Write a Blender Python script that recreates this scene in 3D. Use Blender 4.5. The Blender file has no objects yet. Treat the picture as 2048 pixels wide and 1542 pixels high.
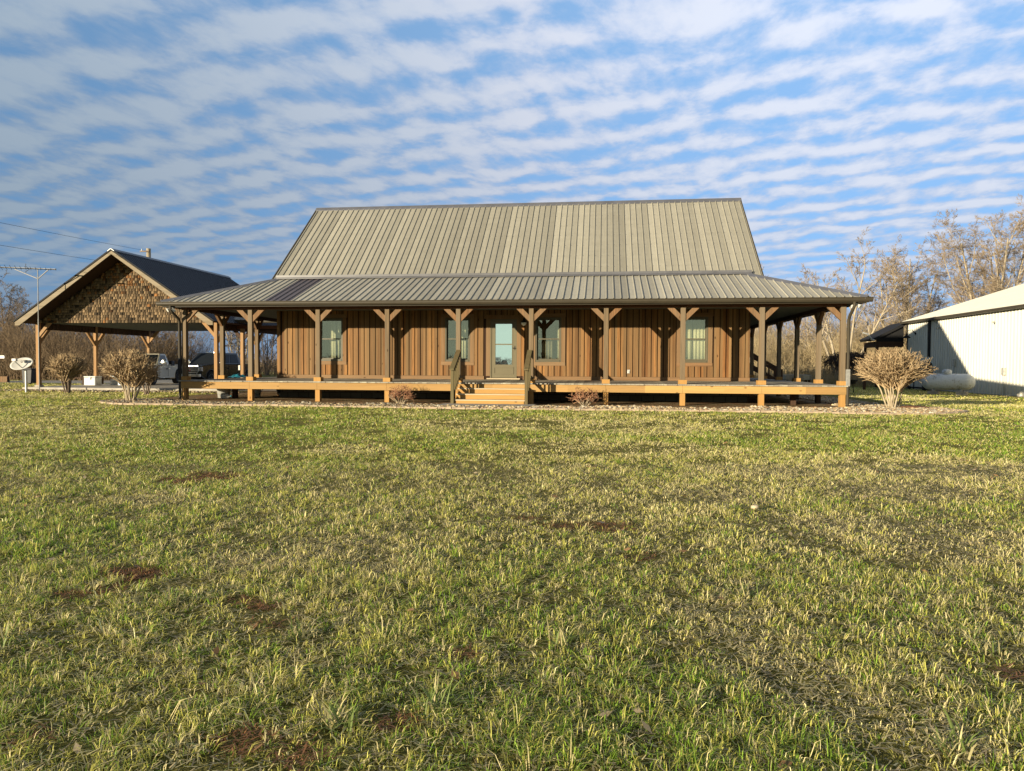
import bpy, math, random
import numpy as np
from mathutils import Vector, Matrix
R = math.radians
PI = math.pi
random.seed(7)
scene = bpy.context.scene
COL = scene.collection

# ------------------------------------------------------------------ camera
YAW, PITCH, ROLL, F = R(7.22), R(1.67), 0.0049, 1422.0
cam_data = bpy.data.cameras.new('camera')
cam = bpy.data.objects.new('camera', cam_data); COL.objects.link(cam); scene.camera = cam
cam_data.sensor_width = 36.0; cam_data.lens = 36.0 * F / 2048.0
cam_data.clip_start = 0.05; cam_data.clip_end = 5000
EYE = 1.27
fh = Vector((-math.sin(YAW), math.cos(YAW), 0)); rh = Vector((math.cos(YAW), math.sin(YAW), 0)); zu = Vector((0, 0, 1))
fw = fh * math.cos(PITCH) - zu * math.sin(PITCH)
up0 = rh.cross(fw)
rt = rh * math.cos(ROLL) + up0 * math.sin(ROLL)
upv = rt.cross(fw)
m = Matrix((rt, upv, -fw)).transposed().to_4x4(); m.translation = Vector((0, 0, EYE))
cam.matrix_world = m

# ------------------------------------------------------------------ light
SUN_EL, SUN_DIR = R(8.7), Vector((0.647, 0.763, 0))          # SUN_DIR: the way the light travels
ld = bpy.data.lights.new('sun', 'SUN'); ld.energy = 5.0; ld.angle = R(0.55); ld.color = (1.0, 0.86, 0.62)
sun = bpy.data.objects.new('sun', ld); COL.objects.link(sun)
sd = SUN_DIR.normalized() * math.cos(SUN_EL) - zu * math.sin(SUN_EL)
sun.rotation_euler = sd.to_track_quat('-Z', 'Y').to_euler(); sun.location = (-20, -20, 30)
scene.view_settings.view_transform = 'Standard'; scene.view_settings.look = 'None'
scene.view_settings.exposure = 1.0; scene.view_settings.gamma = 1.0

# ------------------------------------------------------------------ node helper
class NT:
    def __init__(s, tree): s.t = tree; s.n = tree.nodes; s.l = tree.links
    def node(s, typ, props=None, **ins):
        nd = s.n.new(typ)
        for k, v in (props or {}).items(): setattr(nd, k, v)
        for k, v in ins.items():
            key = int(k[1:]) if k[0] == 'i' and k[1:].isdigit() else k.replace('_', ' ')
            sock = nd.inputs[key]
            if isinstance(v, bpy.types.NodeSocket): s.l.new(v, sock)
            else: sock.default_value = v
        return nd
    def math(s, op, a, b=0.0, c=None, clamp=False):
        nd = s.node('ShaderNodeMath', {'operation': op, 'use_clamp': clamp}, i0=a, i1=b)
        if c is not None:
            if isinstance(c, bpy.types.NodeSocket): s.l.new(c, nd.inputs[2])
            else: nd.inputs[2].default_value = c
        return nd.outputs[0]
    def vmul(s, v, k): return s.node('ShaderNodeVectorMath', {'operation': 'MULTIPLY'}, i0=v, i1=k).outputs[0]
    def noise(s, v, scale, detail=4, rough=0.5, dist=0.0, out=0):
        return s.node('ShaderNodeTexNoise', None, Vector=v, Scale=scale, Detail=detail, Roughness=rough, Distortion=dist).outputs[out]
    def mix(s, f, a, b, mode='MIX'):
        nd = s.n.new('ShaderNodeMix'); nd.data_type = 'RGBA'; nd.blend_type = mode
        for i, v in ((0, f), (6, a), (7, b)):
            if isinstance(v, bpy.types.NodeSocket): s.l.new(v, nd.inputs[i])
            else: nd.inputs[i].default_value = v if i == 0 else (tuple(v) + (1,))[:4]
        return nd.outputs[2]
    def ramp(s, f, stops, interp='LINEAR'):
        nd = s.n.new('ShaderNodeValToRGB'); nd.color_ramp.interpolation = interp
        e = nd.color_ramp.elements
        while len(e) < len(stops): e.new(0.5)
        for el, (p, c) in zip(e, stops):
            el.position = p; el.color = (c, c, c, 1) if isinstance(c, (int, float)) else tuple(c) + (1,)
        s.l.new(f, nd.inputs[0]); return nd.outputs[0]

# ------------------------------------------------------------------ world: nishita sky with rows of small clouds
world = bpy.data.worlds.new('World'); scene.world = world; world.use_nodes = True
w = NT(world.node_tree); w.n.clear()
sky = w.node('ShaderNodeTexSky', {'sky_type': 'NISHITA', 'sun_disc': False, 'sun_elevation': SUN_EL})
sky.sun_rotation = math.atan2(-SUN_DIR.x, -SUN_DIR.y)
sky.altitude = 200; sky.air_density = 1.0; sky.dust_density = 0.3; sky.ozone_density = 2.0
tc = w.node('ShaderNodeTexCoord').outputs['Generated']
sp = w.node('ShaderNodeSeparateXYZ', None, i0=tc)
zz = w.math('ADD', w.math('MAXIMUM', sp.outputs[2], 0.0), 0.12)
px = w.math('DIVIDE', sp.outputs[0], zz); py = w.math('DIVIDE', sp.outputs[1], zz)      # position on the flat cloud layer
ROWA = R(166)                                              # heading of the cloud rows
ca, sa = math.cos(ROWA), math.sin(ROWA)
al = w.math('ADD', w.math('MULTIPLY', px, ca), w.math('MULTIPLY', py, sa))
cr = w.math('ADD', w.math('MULTIPLY', px, -sa), w.math('MULTIPLY', py, ca))
pv = w.node('ShaderNodeCombineXYZ', None, X=al, Y=cr, Z=0.0).outputs[0]
warp = w.noise(pv, 0.28, 1, 0.4)
warp2 = w.noise(pv, 2.2, 3, 0.5)
cw = w.math('ADD', cr, w.math('ADD', w.math('MULTIPLY', warp, 1.1), w.math('MULTIPLY', warp2, 0.20)))
wave = w.math('SINE', w.math('MULTIPLY', cw, 2 * PI / 0.20))
pv2 = w.node('ShaderNodeCombineXYZ', None, X=w.math('MULTIPLY', al, 1.35), Y=w.math('MULTIPLY', cw, 1.1), Z=0.3).outputs[0]
puff = w.noise(pv2, 6.3, 5, 0.5)
fine = w.noise(pv2, 15.0, 6, 0.62)
cover = w.noise(pv, 1.3, 2, 0.5)
dens = w.math('ADD', puff, w.math('MULTIPLY', wave, 0.115))
dens = w.math('ADD', dens, w.math('MULTIPLY', w.math('SUBTRACT', cover, 0.5), 0.22))
dens = w.math('ADD', dens, w.node('ShaderNodeMapRange', None, Value=sp.outputs[0], i1=-0.8, i2=-0.1, i3=0.07, i4=0.0).outputs[0])
dens = w.math('ADD', dens, w.math('MULTIPLY', w.math('SUBTRACT', fine, 0.5), 0.34))
mask = w.node('ShaderNodeMapRange', {'interpolation_type': 'SMOOTHSTEP'}, Value=dens, i1=0.28, i2=0.57, i3=0.22, i4=1.0).outputs[0]
thick = w.node('ShaderNodeMapRange', {'interpolation_type': 'SMOOTHSTEP'}, Value=dens, i1=0.42, i2=0.72, i3=0.0, i4=1.0).outputs[0]
ccol = w.mix(thick, (4.7, 5.6, 7.4), (6.6, 6.95, 7.9))
side = w.node('ShaderNodeMapRange', {'interpolation_type': 'SMOOTHSTEP'}, Value=sp.outputs[0], i1=-0.80, i2=0.35, i3=0.60, i4=1.14).outputs[0]
high = w.node('ShaderNodeMapRange', None, Value=sp.outputs[2], i1=0.05, i2=0.42, i3=0.74, i4=1.0).outputs[0]
back = w.node('ShaderNodeMapRange', None, Value=sp.outputs[1], i1=-0.5, i2=0.3, i3=0.42, i4=1.0).outputs[0]
upper = w.node('ShaderNodeMapRange', None, Value=sp.outputs[2], i1=0.45, i2=0.9, i3=1.0, i4=0.5).outputs[0]
back = w.math('MULTIPLY', back, upper)
lum = w.math('MULTIPLY', w.math('MULTIPLY', side, high), back)
grey = lambda v: w.node('ShaderNodeCombineColor', None, Red=v, Green=v, Blue=v).outputs[0]
ccol = w.mix(1.0, ccol, grey(lum), 'MULTIPLY')
ccol = w.mix(w.node('ShaderNodeMapRange', None, Value=sp.outputs[0], i1=-0.1, i2=-0.7, i3=0.0, i4=1.0).outputs[0], ccol, w.mix(1.0, ccol, (0.80, 0.96, 1.03), 'MULTIPLY'))
# the clear parts: nishita pulled to the deep blue of the photograph, thin milk over it
skyc = w.mix(1.0, w.mix(1.0, sky.outputs[0], (0.62, 0.95, 1.7), 'MULTIPLY'), grey(back), 'MULTIPLY')
skyc = w.mix(0.80, skyc, w.mix(1.0, (1.9, 4.3, 7.5), grey(w.math('MULTIPLY', side, back)), 'MULTIPLY'))
low = w.node('ShaderNodeMapRange', {'interpolation_type': 'SMOOTHSTEP'}, Value=sp.outputs[2], i1=0.0, i2=0.20, i3=0.55, i4=1.0).outputs[0]
fin = w.mix(w.math('MULTIPLY', w.math('MULTIPLY', mask, low), 0.92), skyc, ccol)
hz = w.node('ShaderNodeMapRange', {'interpolation_type': 'SMOOTHSTEP'}, Value=sp.outputs[2], i1=0.0, i2=0.13, i3=0.75, i4=0.0).outputs[0]
fin = w.mix(hz, fin, w.mix(1.0, (2.5, 3.6, 5.4), grey(w.math('MULTIPLY', side, 1.0)), 'MULTIPLY'))
# pale bright band low in the quarter of the sun, behind the camera
glow = w.math('MULTIPLY', w.node('ShaderNodeMapRange', {'interpolation_type': 'SMOOTHSTEP'}, Value=sp.outputs[2], i1=0.04, i2=0.30, i3=1.0, i4=0.0).outputs[0],
              w.node('ShaderNodeMapRange', {'interpolation_type': 'SMOOTHSTEP'}, Value=sp.outputs[1], i1=-0.2, i2=-0.7, i3=0.0, i4=1.0).outputs[0])
fin = w.mix(glow, fin, (6.2, 7.6, 6.9))
bg = w.node('ShaderNodeBackground', None, Color=fin, Strength=0.058)
w.l.new(bg.outputs[0], w.node('ShaderNodeOutputWorld').inputs[0])

# ------------------------------------------------------------------ materials
def mat(name, rough=0.8, metal=0.0, spec=0.3):
    m = bpy.data.materials.new(name); m.use_nodes = True
    t = NT(m.node_tree); t.n.clear()
    b = t.node('ShaderNodeBsdfPrincipled', None, Roughness=rough, Metallic=metal)
    b.inputs['Specular IOR Level'].default_value = spec
    o = t.node('ShaderNodeOutputMaterial'); t.l.new(b.outputs[0], o.inputs[0])
    t.oc = t.node('ShaderNodeTexCoord').outputs['Object']
    t.b = b; t.o = o
    return m, t
def base(t, c):
    if isinstance(c, bpy.types.NodeSocket): t.l.new(c, t.b.inputs['Base Color'])
    else: t.b.inputs['Base Color'].default_value = tuple(c) + (1,)
def bump(t, h, strength=0.4, dist=0.01):
    bn = t.node('ShaderNodeBump', None, Height=h, Strength=strength, Distance=dist)
    t.l.new(bn.outputs[0], t.b.inputs['Normal'])
def plain(name, c, rough=0.7, metal=0.0, var=0.15, scale=6.0, spec=0.3):
    m, t = mat(name, rough, metal, spec)
    n = t.noise(t.oc, scale, 5, 0.6)
    lo = tuple(x * (1 - var) for x in c); hi = tuple(min(1, x * (1 + var)) for x in c)
    base(t, t.ramp(n, [(0.3, lo), (0.7, hi)]))
    return m
def wood(name, c, axis=2, var=0.35, grey=None, gf=0.0, rough=0.8, spacing=None, grain=38.0, knots=True, bandaxis=0, band=0.45):
    """Timber with grain along an axis; with spacing each board gets its own tone."""
    m, t = mat(name, rough, 0, 0.2)
    sc = [grain, grain, grain]; sc[axis] = grain * 0.035
    oi = t.node('ShaderNodeObjectInfo').outputs['Random']
    shift = t.node('ShaderNodeCombineXYZ', None, X=t.math('MULTIPLY', oi, 7.0), Y=t.math('MULTIPLY', oi, 3.0), Z=t.math('MULTIPLY', oi, 11.0)).outputs[0]
    v = t.node('ShaderNodeVectorMath', {'operation': 'ADD'}, i0=t.oc, i1=shift).outputs[0]
    if spacing:
        s3 = t.node('ShaderNodeSeparateXYZ', None, i0=t.oc)
        idx = t.math('FLOOR', t.math('DIVIDE', s3.outputs[bandaxis], spacing))
        wn = t.node('ShaderNodeTexWhiteNoise', {'noise_dimensions': '1D'}, W=idx)
        v = t.node('ShaderNodeVectorMath', {'operation': 'ADD'}, i0=v, i1=t.vmul(wn.outputs['Color'], (9, 9, 9))).outputs[0]
    g = t.noise(t.vmul(v, tuple(sc)), 1.0, 5, 0.62, 0.6)
    g2 = t.noise(t.vmul(v, tuple(x * 0.18 for x in sc)), 1.0, 3, 0.5, 1.2)
    f = t.math('ADD', t.math('MULTIPLY', g, 0.65), t.math('MULTIPLY', g2, 0.35))
    lo = tuple(x * (1 - var) for x in c); hi = tuple(x * (1 + var) for x in c)
    col = t.ramp(f, [(0.32, lo), (0.5, c), (0.68, hi)])
    if spacing:
        col = t.mix(band, col, t.ramp(wn.outputs['Value'], [(0.0, (0.45, 0.40, 0.36)), (0.3, (0.85, 0.80, 0.76)), (0.65, (1.15, 1.08, 0.95)), (1.0, (1.9, 1.95, 1.7))]), 'MULTIPLY')
    if grey:
        gn = t.noise(t.vmul(v, tuple(x * 0.05 for x in sc)), 1.0, 4, 0.6)
        col = t.mix(t.math('MULTIPLY', t.ramp(gn, [(0.35, 0.0), (0.62, 1.0)]), gf), col, grey)
    if knots:
        kv = [3.2, 3.2, 3.2]; kv[axis] = 1.6
        vo = t.node('ShaderNodeTexVoronoi', None, Vector=t.vmul(v, tuple(kv)), Scale=1.0).outputs['Distance']
        col = t.mix(t.ramp(vo, [(0.045, 0.75), (0.10, 0.0)]), col, tuple(x * 0.25 for x in c))
    base(t, col); bump(t, g, 0.5, 0.004)
    return m

M = {}
M['siding'] = wood('cedar siding', (0.150, 0.071, 0.026), 2, 0.65, (0.215, 0.145, 0.07), 0.6, 0.75, spacing=0.213, band=0.9)
M['siding_back'] = wood('siding underboard', (0.032, 0.015, 0.008), 2, 0.3)  # darkened well below the boards to paint shade into the gaps
M['post'] = wood('weathered post timber', (0.135, 0.092, 0.050), 2, 0.5, (0.18, 0.147, 0.105), 0.8)
M['brace'] = wood('brace timber', (0.17, 0.09, 0.042), 2, 0.5, (0.175, 0.13, 0.08), 0.5)
M['beam'] = wood('beam timber', (0.13, 0.055, 0.03), 0, 0.3)
M['fresh'] = wood('treated pine', (0.40, 0.245, 0.09), 0, 0.22, (0.30, 0.19, 0.08), 0.5, spacing=2.44)
M['fresh_v'] = wood('treated pine upright', (0.37, 0.205, 0.066), 2, 0.18)
M['riser'] = wood('treated pine riser', (0.38, 0.215, 0.07), 0, 0.2)
M['deck'] = wood('grey deck boards', (0.32, 0.30, 0.25), 1, 0.22, (0.22, 0.20, 0.17), 0.5, spacing=0.146)
M['tread'] = wood('pale stair tread', (0.44, 0.36, 0.24), 0, 0.2)
M['rail'] = wood('mossy stair rail timber', (0.12, 0.088, 0.042), 2, 0.45, (0.12, 0.11, 0.055), 0.6)
M['trim'] = wood('window trim timber', (0.17, 0.092, 0.042), 2, 0.4, (0.20, 0.145, 0.085), 0.5)
M['trim_h'] = wood('window trim timber level', (0.18, 0.10, 0.048), 0, 0.4, (0.215, 0.155, 0.09), 0.5)
M['carbeam'] = wood('carport timber', (0.31, 0.17, 0.07), 2, 0.35, (0.27, 0.20, 0.125), 0.5)
M['rake'] = wood('weathered rake board', (0.20, 0.16, 0.105), 0, 0.4, (0.27, 0.23, 0.17), 0.6)
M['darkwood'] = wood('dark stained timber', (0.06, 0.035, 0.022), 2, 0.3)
M['bronze'] = plain('bronze painted metal', (0.048, 0.040, 0.027), 0.55, 0.0, 0.12, 3, 0.2)
M['frame'] = plain('bronze window frame', (0.09, 0.08, 0.052), 0.45, 0, 0.06)
M['door'] = plain('olive door paint', (0.125, 0.108, 0.064), 0.45, 0, 0.05, 3)
M['soffit'] = plain('olive soffit', (0.10, 0.105, 0.08), 0.8)
M['black'] = plain('black metal', (0.015, 0.015, 0.016), 0.65, 0, 0.1, 6, 0.12)
M['blackplastic'] = plain('black plastic', (0.02, 0.02, 0.022), 0.55)
M['whiteplastic'] = plain('white plastic', (0.50, 0.49, 0.45), 0.45, 0, 0.05)
M['whitepaint'] = plain('white enamel', (0.65, 0.65, 0.63), 0.35, 0, 0.04)
M['galv'] = plain('galvanised steel', (0.46, 0.46, 0.43), 0.5, 0.3, 0.2, 12)
M['alu'] = plain('aluminium tube', (0.13, 0.13, 0.13), 0.5, 0.3, 0.15)
M['concrete'] = plain('concrete', (0.36, 0.33, 0.28), 0.9, 0, 0.2, 2.5)
M['plaster'] = plain('cream plaster', (0.55, 0.50, 0.40), 0.9)
M['floorin'] = plain('brown inside floor', (0.10, 0.06, 0.035), 0.6)
M['cloth'] = plain('cream curtain cloth', (0.72, 0.70, 0.58), 0.9, 0, 0.05)
M['greycloth'] = plain('grey curtain cloth', (0.22, 0.20, 0.16), 0.9, 0, 0.3, 20)
M['teal'] = plain('teal tarp', (0.01, 0.16, 0.22), 0.35, 0, 0.2)
M['chrome'] = plain('chrome', (0.85, 0.84, 0.80), 0.32, 1.0, 0.03)
M['tyre'] = plain('rubber', (0.012, 0.012, 0.012), 0.8)
M['redpaint'] = plain('red enamel', (0.75, 0.03, 0.02), 0.4)
M['lampwhite'] = plain('frosted lamp glass', (0.8, 0.78, 0.7), 0.2)
M['stone'] = plain('river stone', (0.44, 0.36, 0.25), 0.85, 0, 0.35, 8)
M['edging'] = plain('tan edging block', (0.35, 0.27, 0.19), 0.9, 0, 0.25, 9)
M['sleeve'] = plain('dull zinc sleeve', (0.24, 0.24, 0.23), 0.6, 0.2, 0.2, 12)
M['rust'] = plain('rusty plate', (0.13, 0.06, 0.03), 0.9, 0, 0.35, 8)

def roof_mat(name, c, rough=0.6, odd=None):
    m, t = mat(name, rough, 0.0, 0.25)
    s3 = t.node('ShaderNodeSeparateXYZ', None, i0=t.oc)
    idx = t.math('FLOOR', t.math('DIVIDE', t.math('ADD', s3.outputs[0], 0.20), 0.914))
    wn = t.node('ShaderNodeTexWhiteNoise', {'noise_dimensions': '1D'}, W=idx).outputs['Value']
    third = t.math('FRACT', t.math('DIVIDE', t.math('ADD', s3.outputs[0], 0.20), 0.914))
    st = t.noise(t.vmul(t.oc, (26, 1.2, 1.2)), 1.0, 5, 0.6)
    bl = t.noise(t.vmul(t.oc, (2.0, 5.0, 5.0)), 1.0, 4, 0.6)
    f = t.math('ADD', t.math('MULTIPLY', wn, 0.28), t.math('ADD', t.math('MULTIPLY', st, 0.45), t.math('MULTIPLY', bl, 0.35)))
    f = t.math('ADD', f, t.math('MULTIPLY', t.math('SUBTRACT', 0.5, third), 0.35))
    col = t.ramp(f, [(0.25, tuple(x * 0.78 for x in c)), (0.55, c), (0.85, tuple(min(1, x * 1.28) for x in c))])
    # screw heads: rows of small dark dots
    v = t.math('ABSOLUTE', t.math('SUBTRACT', t.math('FRACT', t.math('DIVIDE', s3.outputs[1], 0.58)), 0.5))
    u = t.math('ABSOLUTE', t.math('SUBTRACT', t.math('FRACT', t.math('DIVIDE', s3.outputs[0], 0.2285)), 0.25))
    dot = t.math('MULTIPLY', t.math('LESS_THAN', v, 0.03), t.math('LESS_THAN', u, 0.055))
    col = t.mix(t.math('MULTIPLY', dot, 0.6), col, (0.05, 0.045, 0.04))
    if odd:
        a = t.math('MULTIPLY', t.math('GREATER_THAN', s3.outputs[0], odd[0]), t.math('LESS_THAN', s3.outputs[0], odd[1]))
        col = t.mix(a, col, t.mix(0.35, col, odd[2]) if False else odd[2])
    base(t, col)
    bump(t, t.math('ADD', t.math('MULTIPLY', st, 0.3), bl), 0.25, 0.02)
    return m
M['roof'] = roof_mat('bronze ribbed roof steel', (0.262, 0.247, 0.200))
M['roof_porch'] = roof_mat('bronze ribbed porch roof steel', (0.300, 0.283, 0.230))
M['roof_black'] = plain('black ribbed roof steel', (0.020, 0.021, 0.028), 0.35, 0, 0.1, 1, 0.5)
M['roof_white'] = plain('white roof steel', (0.46, 0.45, 0.40), 0.7, 0, 0.04, 1, 0.3)
M['wall_white'] = None
m, t = mat('white wall steel', 0.55, 0.0, 0.3)
n = t.noise(t.vmul(t.oc, (2.0, 2.0, 0.25)), 1.0, 5, 0.65); n2 = t.noise(t.oc, 3.0, 5, 0.7)
sz = t.node('ShaderNodeSeparateXYZ', None, i0=t.oc).outputs[2]
splash = t.math('MULTIPLY', t.node('ShaderNodeMapRange', None, Value=t.math('ADD', sz, t.math('MULTIPLY', n2, 0.5)), i1=0.1, i2=0.85, i3=0.45, i4=0.0).outputs[0], 1.0)
base(t, t.mix(splash, t.ramp(n, [(0.3, (0.62, 0.605, 0.535)), (0.7, (0.70, 0.685, 0.61))]), (0.40, 0.36, 0.27)))
M['wall_white'] = m
M['flash'] = plain('ridge flashing', (0.10, 0.10, 0.11), 0.35, 0.0, 0.2, 2, 0.5)
M['panel_mauve'] = plain('mauve brown replacement roof sheet', (0.08, 0.062, 0.06), 0.45, 0, 0.12, 4, 0.5)

m, t = mat('concrete block foundation', 0.9)
mp = t.node('ShaderNodeMapping', None, Vector=t.oc, Rotation=(R(90), 0, 0)).outputs[0]
br = t.node('ShaderNodeTexBrick', None, Vector=mp, Color1=(0.11, 0.095, 0.07, 1), Color2=(0.14, 0.12, 0.09, 1), Mortar=(0.05, 0.042, 0.034, 1), Scale=1.0)
br.inputs['Mortar Size'].default_value = 0.010; br.inputs['Brick Width'].default_value = 0.41; br.inputs['Row Height'].default_value = 0.205
base(t, br.outputs[0]); M['block'] = m

m, t = mat('cedar shingles', 0.9)                               # weathered shingles, dark course lines painted into the mesh colour
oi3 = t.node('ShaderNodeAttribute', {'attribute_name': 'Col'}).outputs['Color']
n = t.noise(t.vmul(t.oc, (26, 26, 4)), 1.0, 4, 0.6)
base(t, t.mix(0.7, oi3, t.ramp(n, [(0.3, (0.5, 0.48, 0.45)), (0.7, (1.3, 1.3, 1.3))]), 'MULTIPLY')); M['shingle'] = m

def glass(name, fac, tint=(0.78, 0.95, 0.86), rough=0.02):
    m = bpy.data.materials.new(name); m.use_nodes = True; t = NT(m.node_tree); t.n.clear()
    tr = t.node('ShaderNodeBsdfTransparent', None, Color=(0.84, 0.85, 0.78, 1))
    oc = t.node('ShaderNodeTexCoord').outputs['Object']
    bn = t.node('ShaderNodeBump', None, Height=t.noise(oc, 2.2, 2, 0.5), Strength=0.035, Distance=0.05).outputs[0]
    gl = t.node('ShaderNodeBsdfGlossy', None, Color=tuple(tint) + (1,), Roughness=rough, Normal=bn)
    mx = t.node('ShaderNodeMixShader', None, i0=fac, i1=tr.outputs[0], i2=gl.outputs[0])
    t.l.new(mx.outputs[0], t.node('ShaderNodeOutputMaterial').inputs[0]); return m
M['glass'] = glass('window glass', 0.17, (0.80, 0.76, 0.60))
M['glass_door'] = glass('storm door glass', 0.78, (0.84, 0.93, 0.84))
M['glass_car'] = glass('tinted car glass', 0.35, (0.6, 0.7, 0.8))

def carpaint(name, c, rough=0.25, metal=0.3):
    return plain(name, c, rough, metal, 0.04, 2, 0.5)
M['silver'] = carpaint('silver beige car paint', (0.66, 0.62, 0.50), 0.35)
M['carblack'] = carpaint('black car paint', (0.012, 0.013, 0.016), 0.10, 0.0)
M['mirrorglass'] = plain('mirror glass', (0.8, 0.8, 0.8), 0.05, 1.0, 0.01)

def foliage(name):                                                # blades take their own colour from the mesh
    m = bpy.data.materials.new(name); m.use_nodes = True; t = NT(m.node_tree); t.n.clear()
    at = t.node('ShaderNodeAttribute', {'attribute_name': 'Col'}).outputs['Color']
    d = t.node('ShaderNodeBsdfPrincipled', None, Base_Color=at, Roughness=0.55); d.inputs['Specular IOR Level'].default_value = 0.25
    tl = t.node('ShaderNodeBsdfTranslucent', None, Color=at)
    mx = t.node('ShaderNodeMixShader', None, i0=0.38, i1=d.outputs[0], i2=tl.outputs[0])
    t.l.new(mx.outputs[0], t.node('ShaderNodeOutputMaterial').inputs[0]); return m
M['blade'] = foliage('grass blades')
def bark(name, c1, c2, sc=2.0):
    m, t = mat(name, 0.9, 0, 0.1)
    n = t.noise(t.oc, sc, 4, 0.6)
    base(t, t.ramp(n, [(0.3, c1), (0.7, c2)])); return m
M['bark_pale'] = bark('pale bark', (0.24, 0.20, 0.14), (0.42, 0.355, 0.26))
M['twig_pale'] = bark('pale twigs', (0.22, 0.17, 0.118), (0.37, 0.29, 0.20), 0.5)
M['bark_dark'] = bark('grey brown bark', (0.13, 0.10, 0.075), (0.26, 0.20, 0.15))
M['twig_dark'] = bark('grey brown twigs', (0.15, 0.125, 0.10), (0.27, 0.225, 0.18), 0.5)
M['twig_far'] = bark('far twigs', (0.13, 0.11, 0.105), (0.20, 0.165, 0.15), 0.3)
M['brush'] = bark('dry brush stems', (0.36, 0.28, 0.16), (0.56, 0.45, 0.27), 0.7)
M['brush_dark'] = bark('brown brush stems', (0.13, 0.09, 0.055), (0.27, 0.20, 0.125), 0.7)
M['shrub_stem'] = bark('crape stems', (0.26, 0.21, 0.14), (0.44, 0.37, 0.26), 6)
M['shrub_twig'] = bark('cut crape twigs', (0.19, 0.12, 0.06), (0.56, 0.43, 0.26), 7)
M['red_twig'] = bark('red twigs', (0.22, 0.08, 0.05), (0.46, 0.28, 0.16), 8)
M['weep'] = bark('dark weeping twigs', (0.05, 0.035, 0.03), (0.12, 0.085, 0.07), 3)

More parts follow.
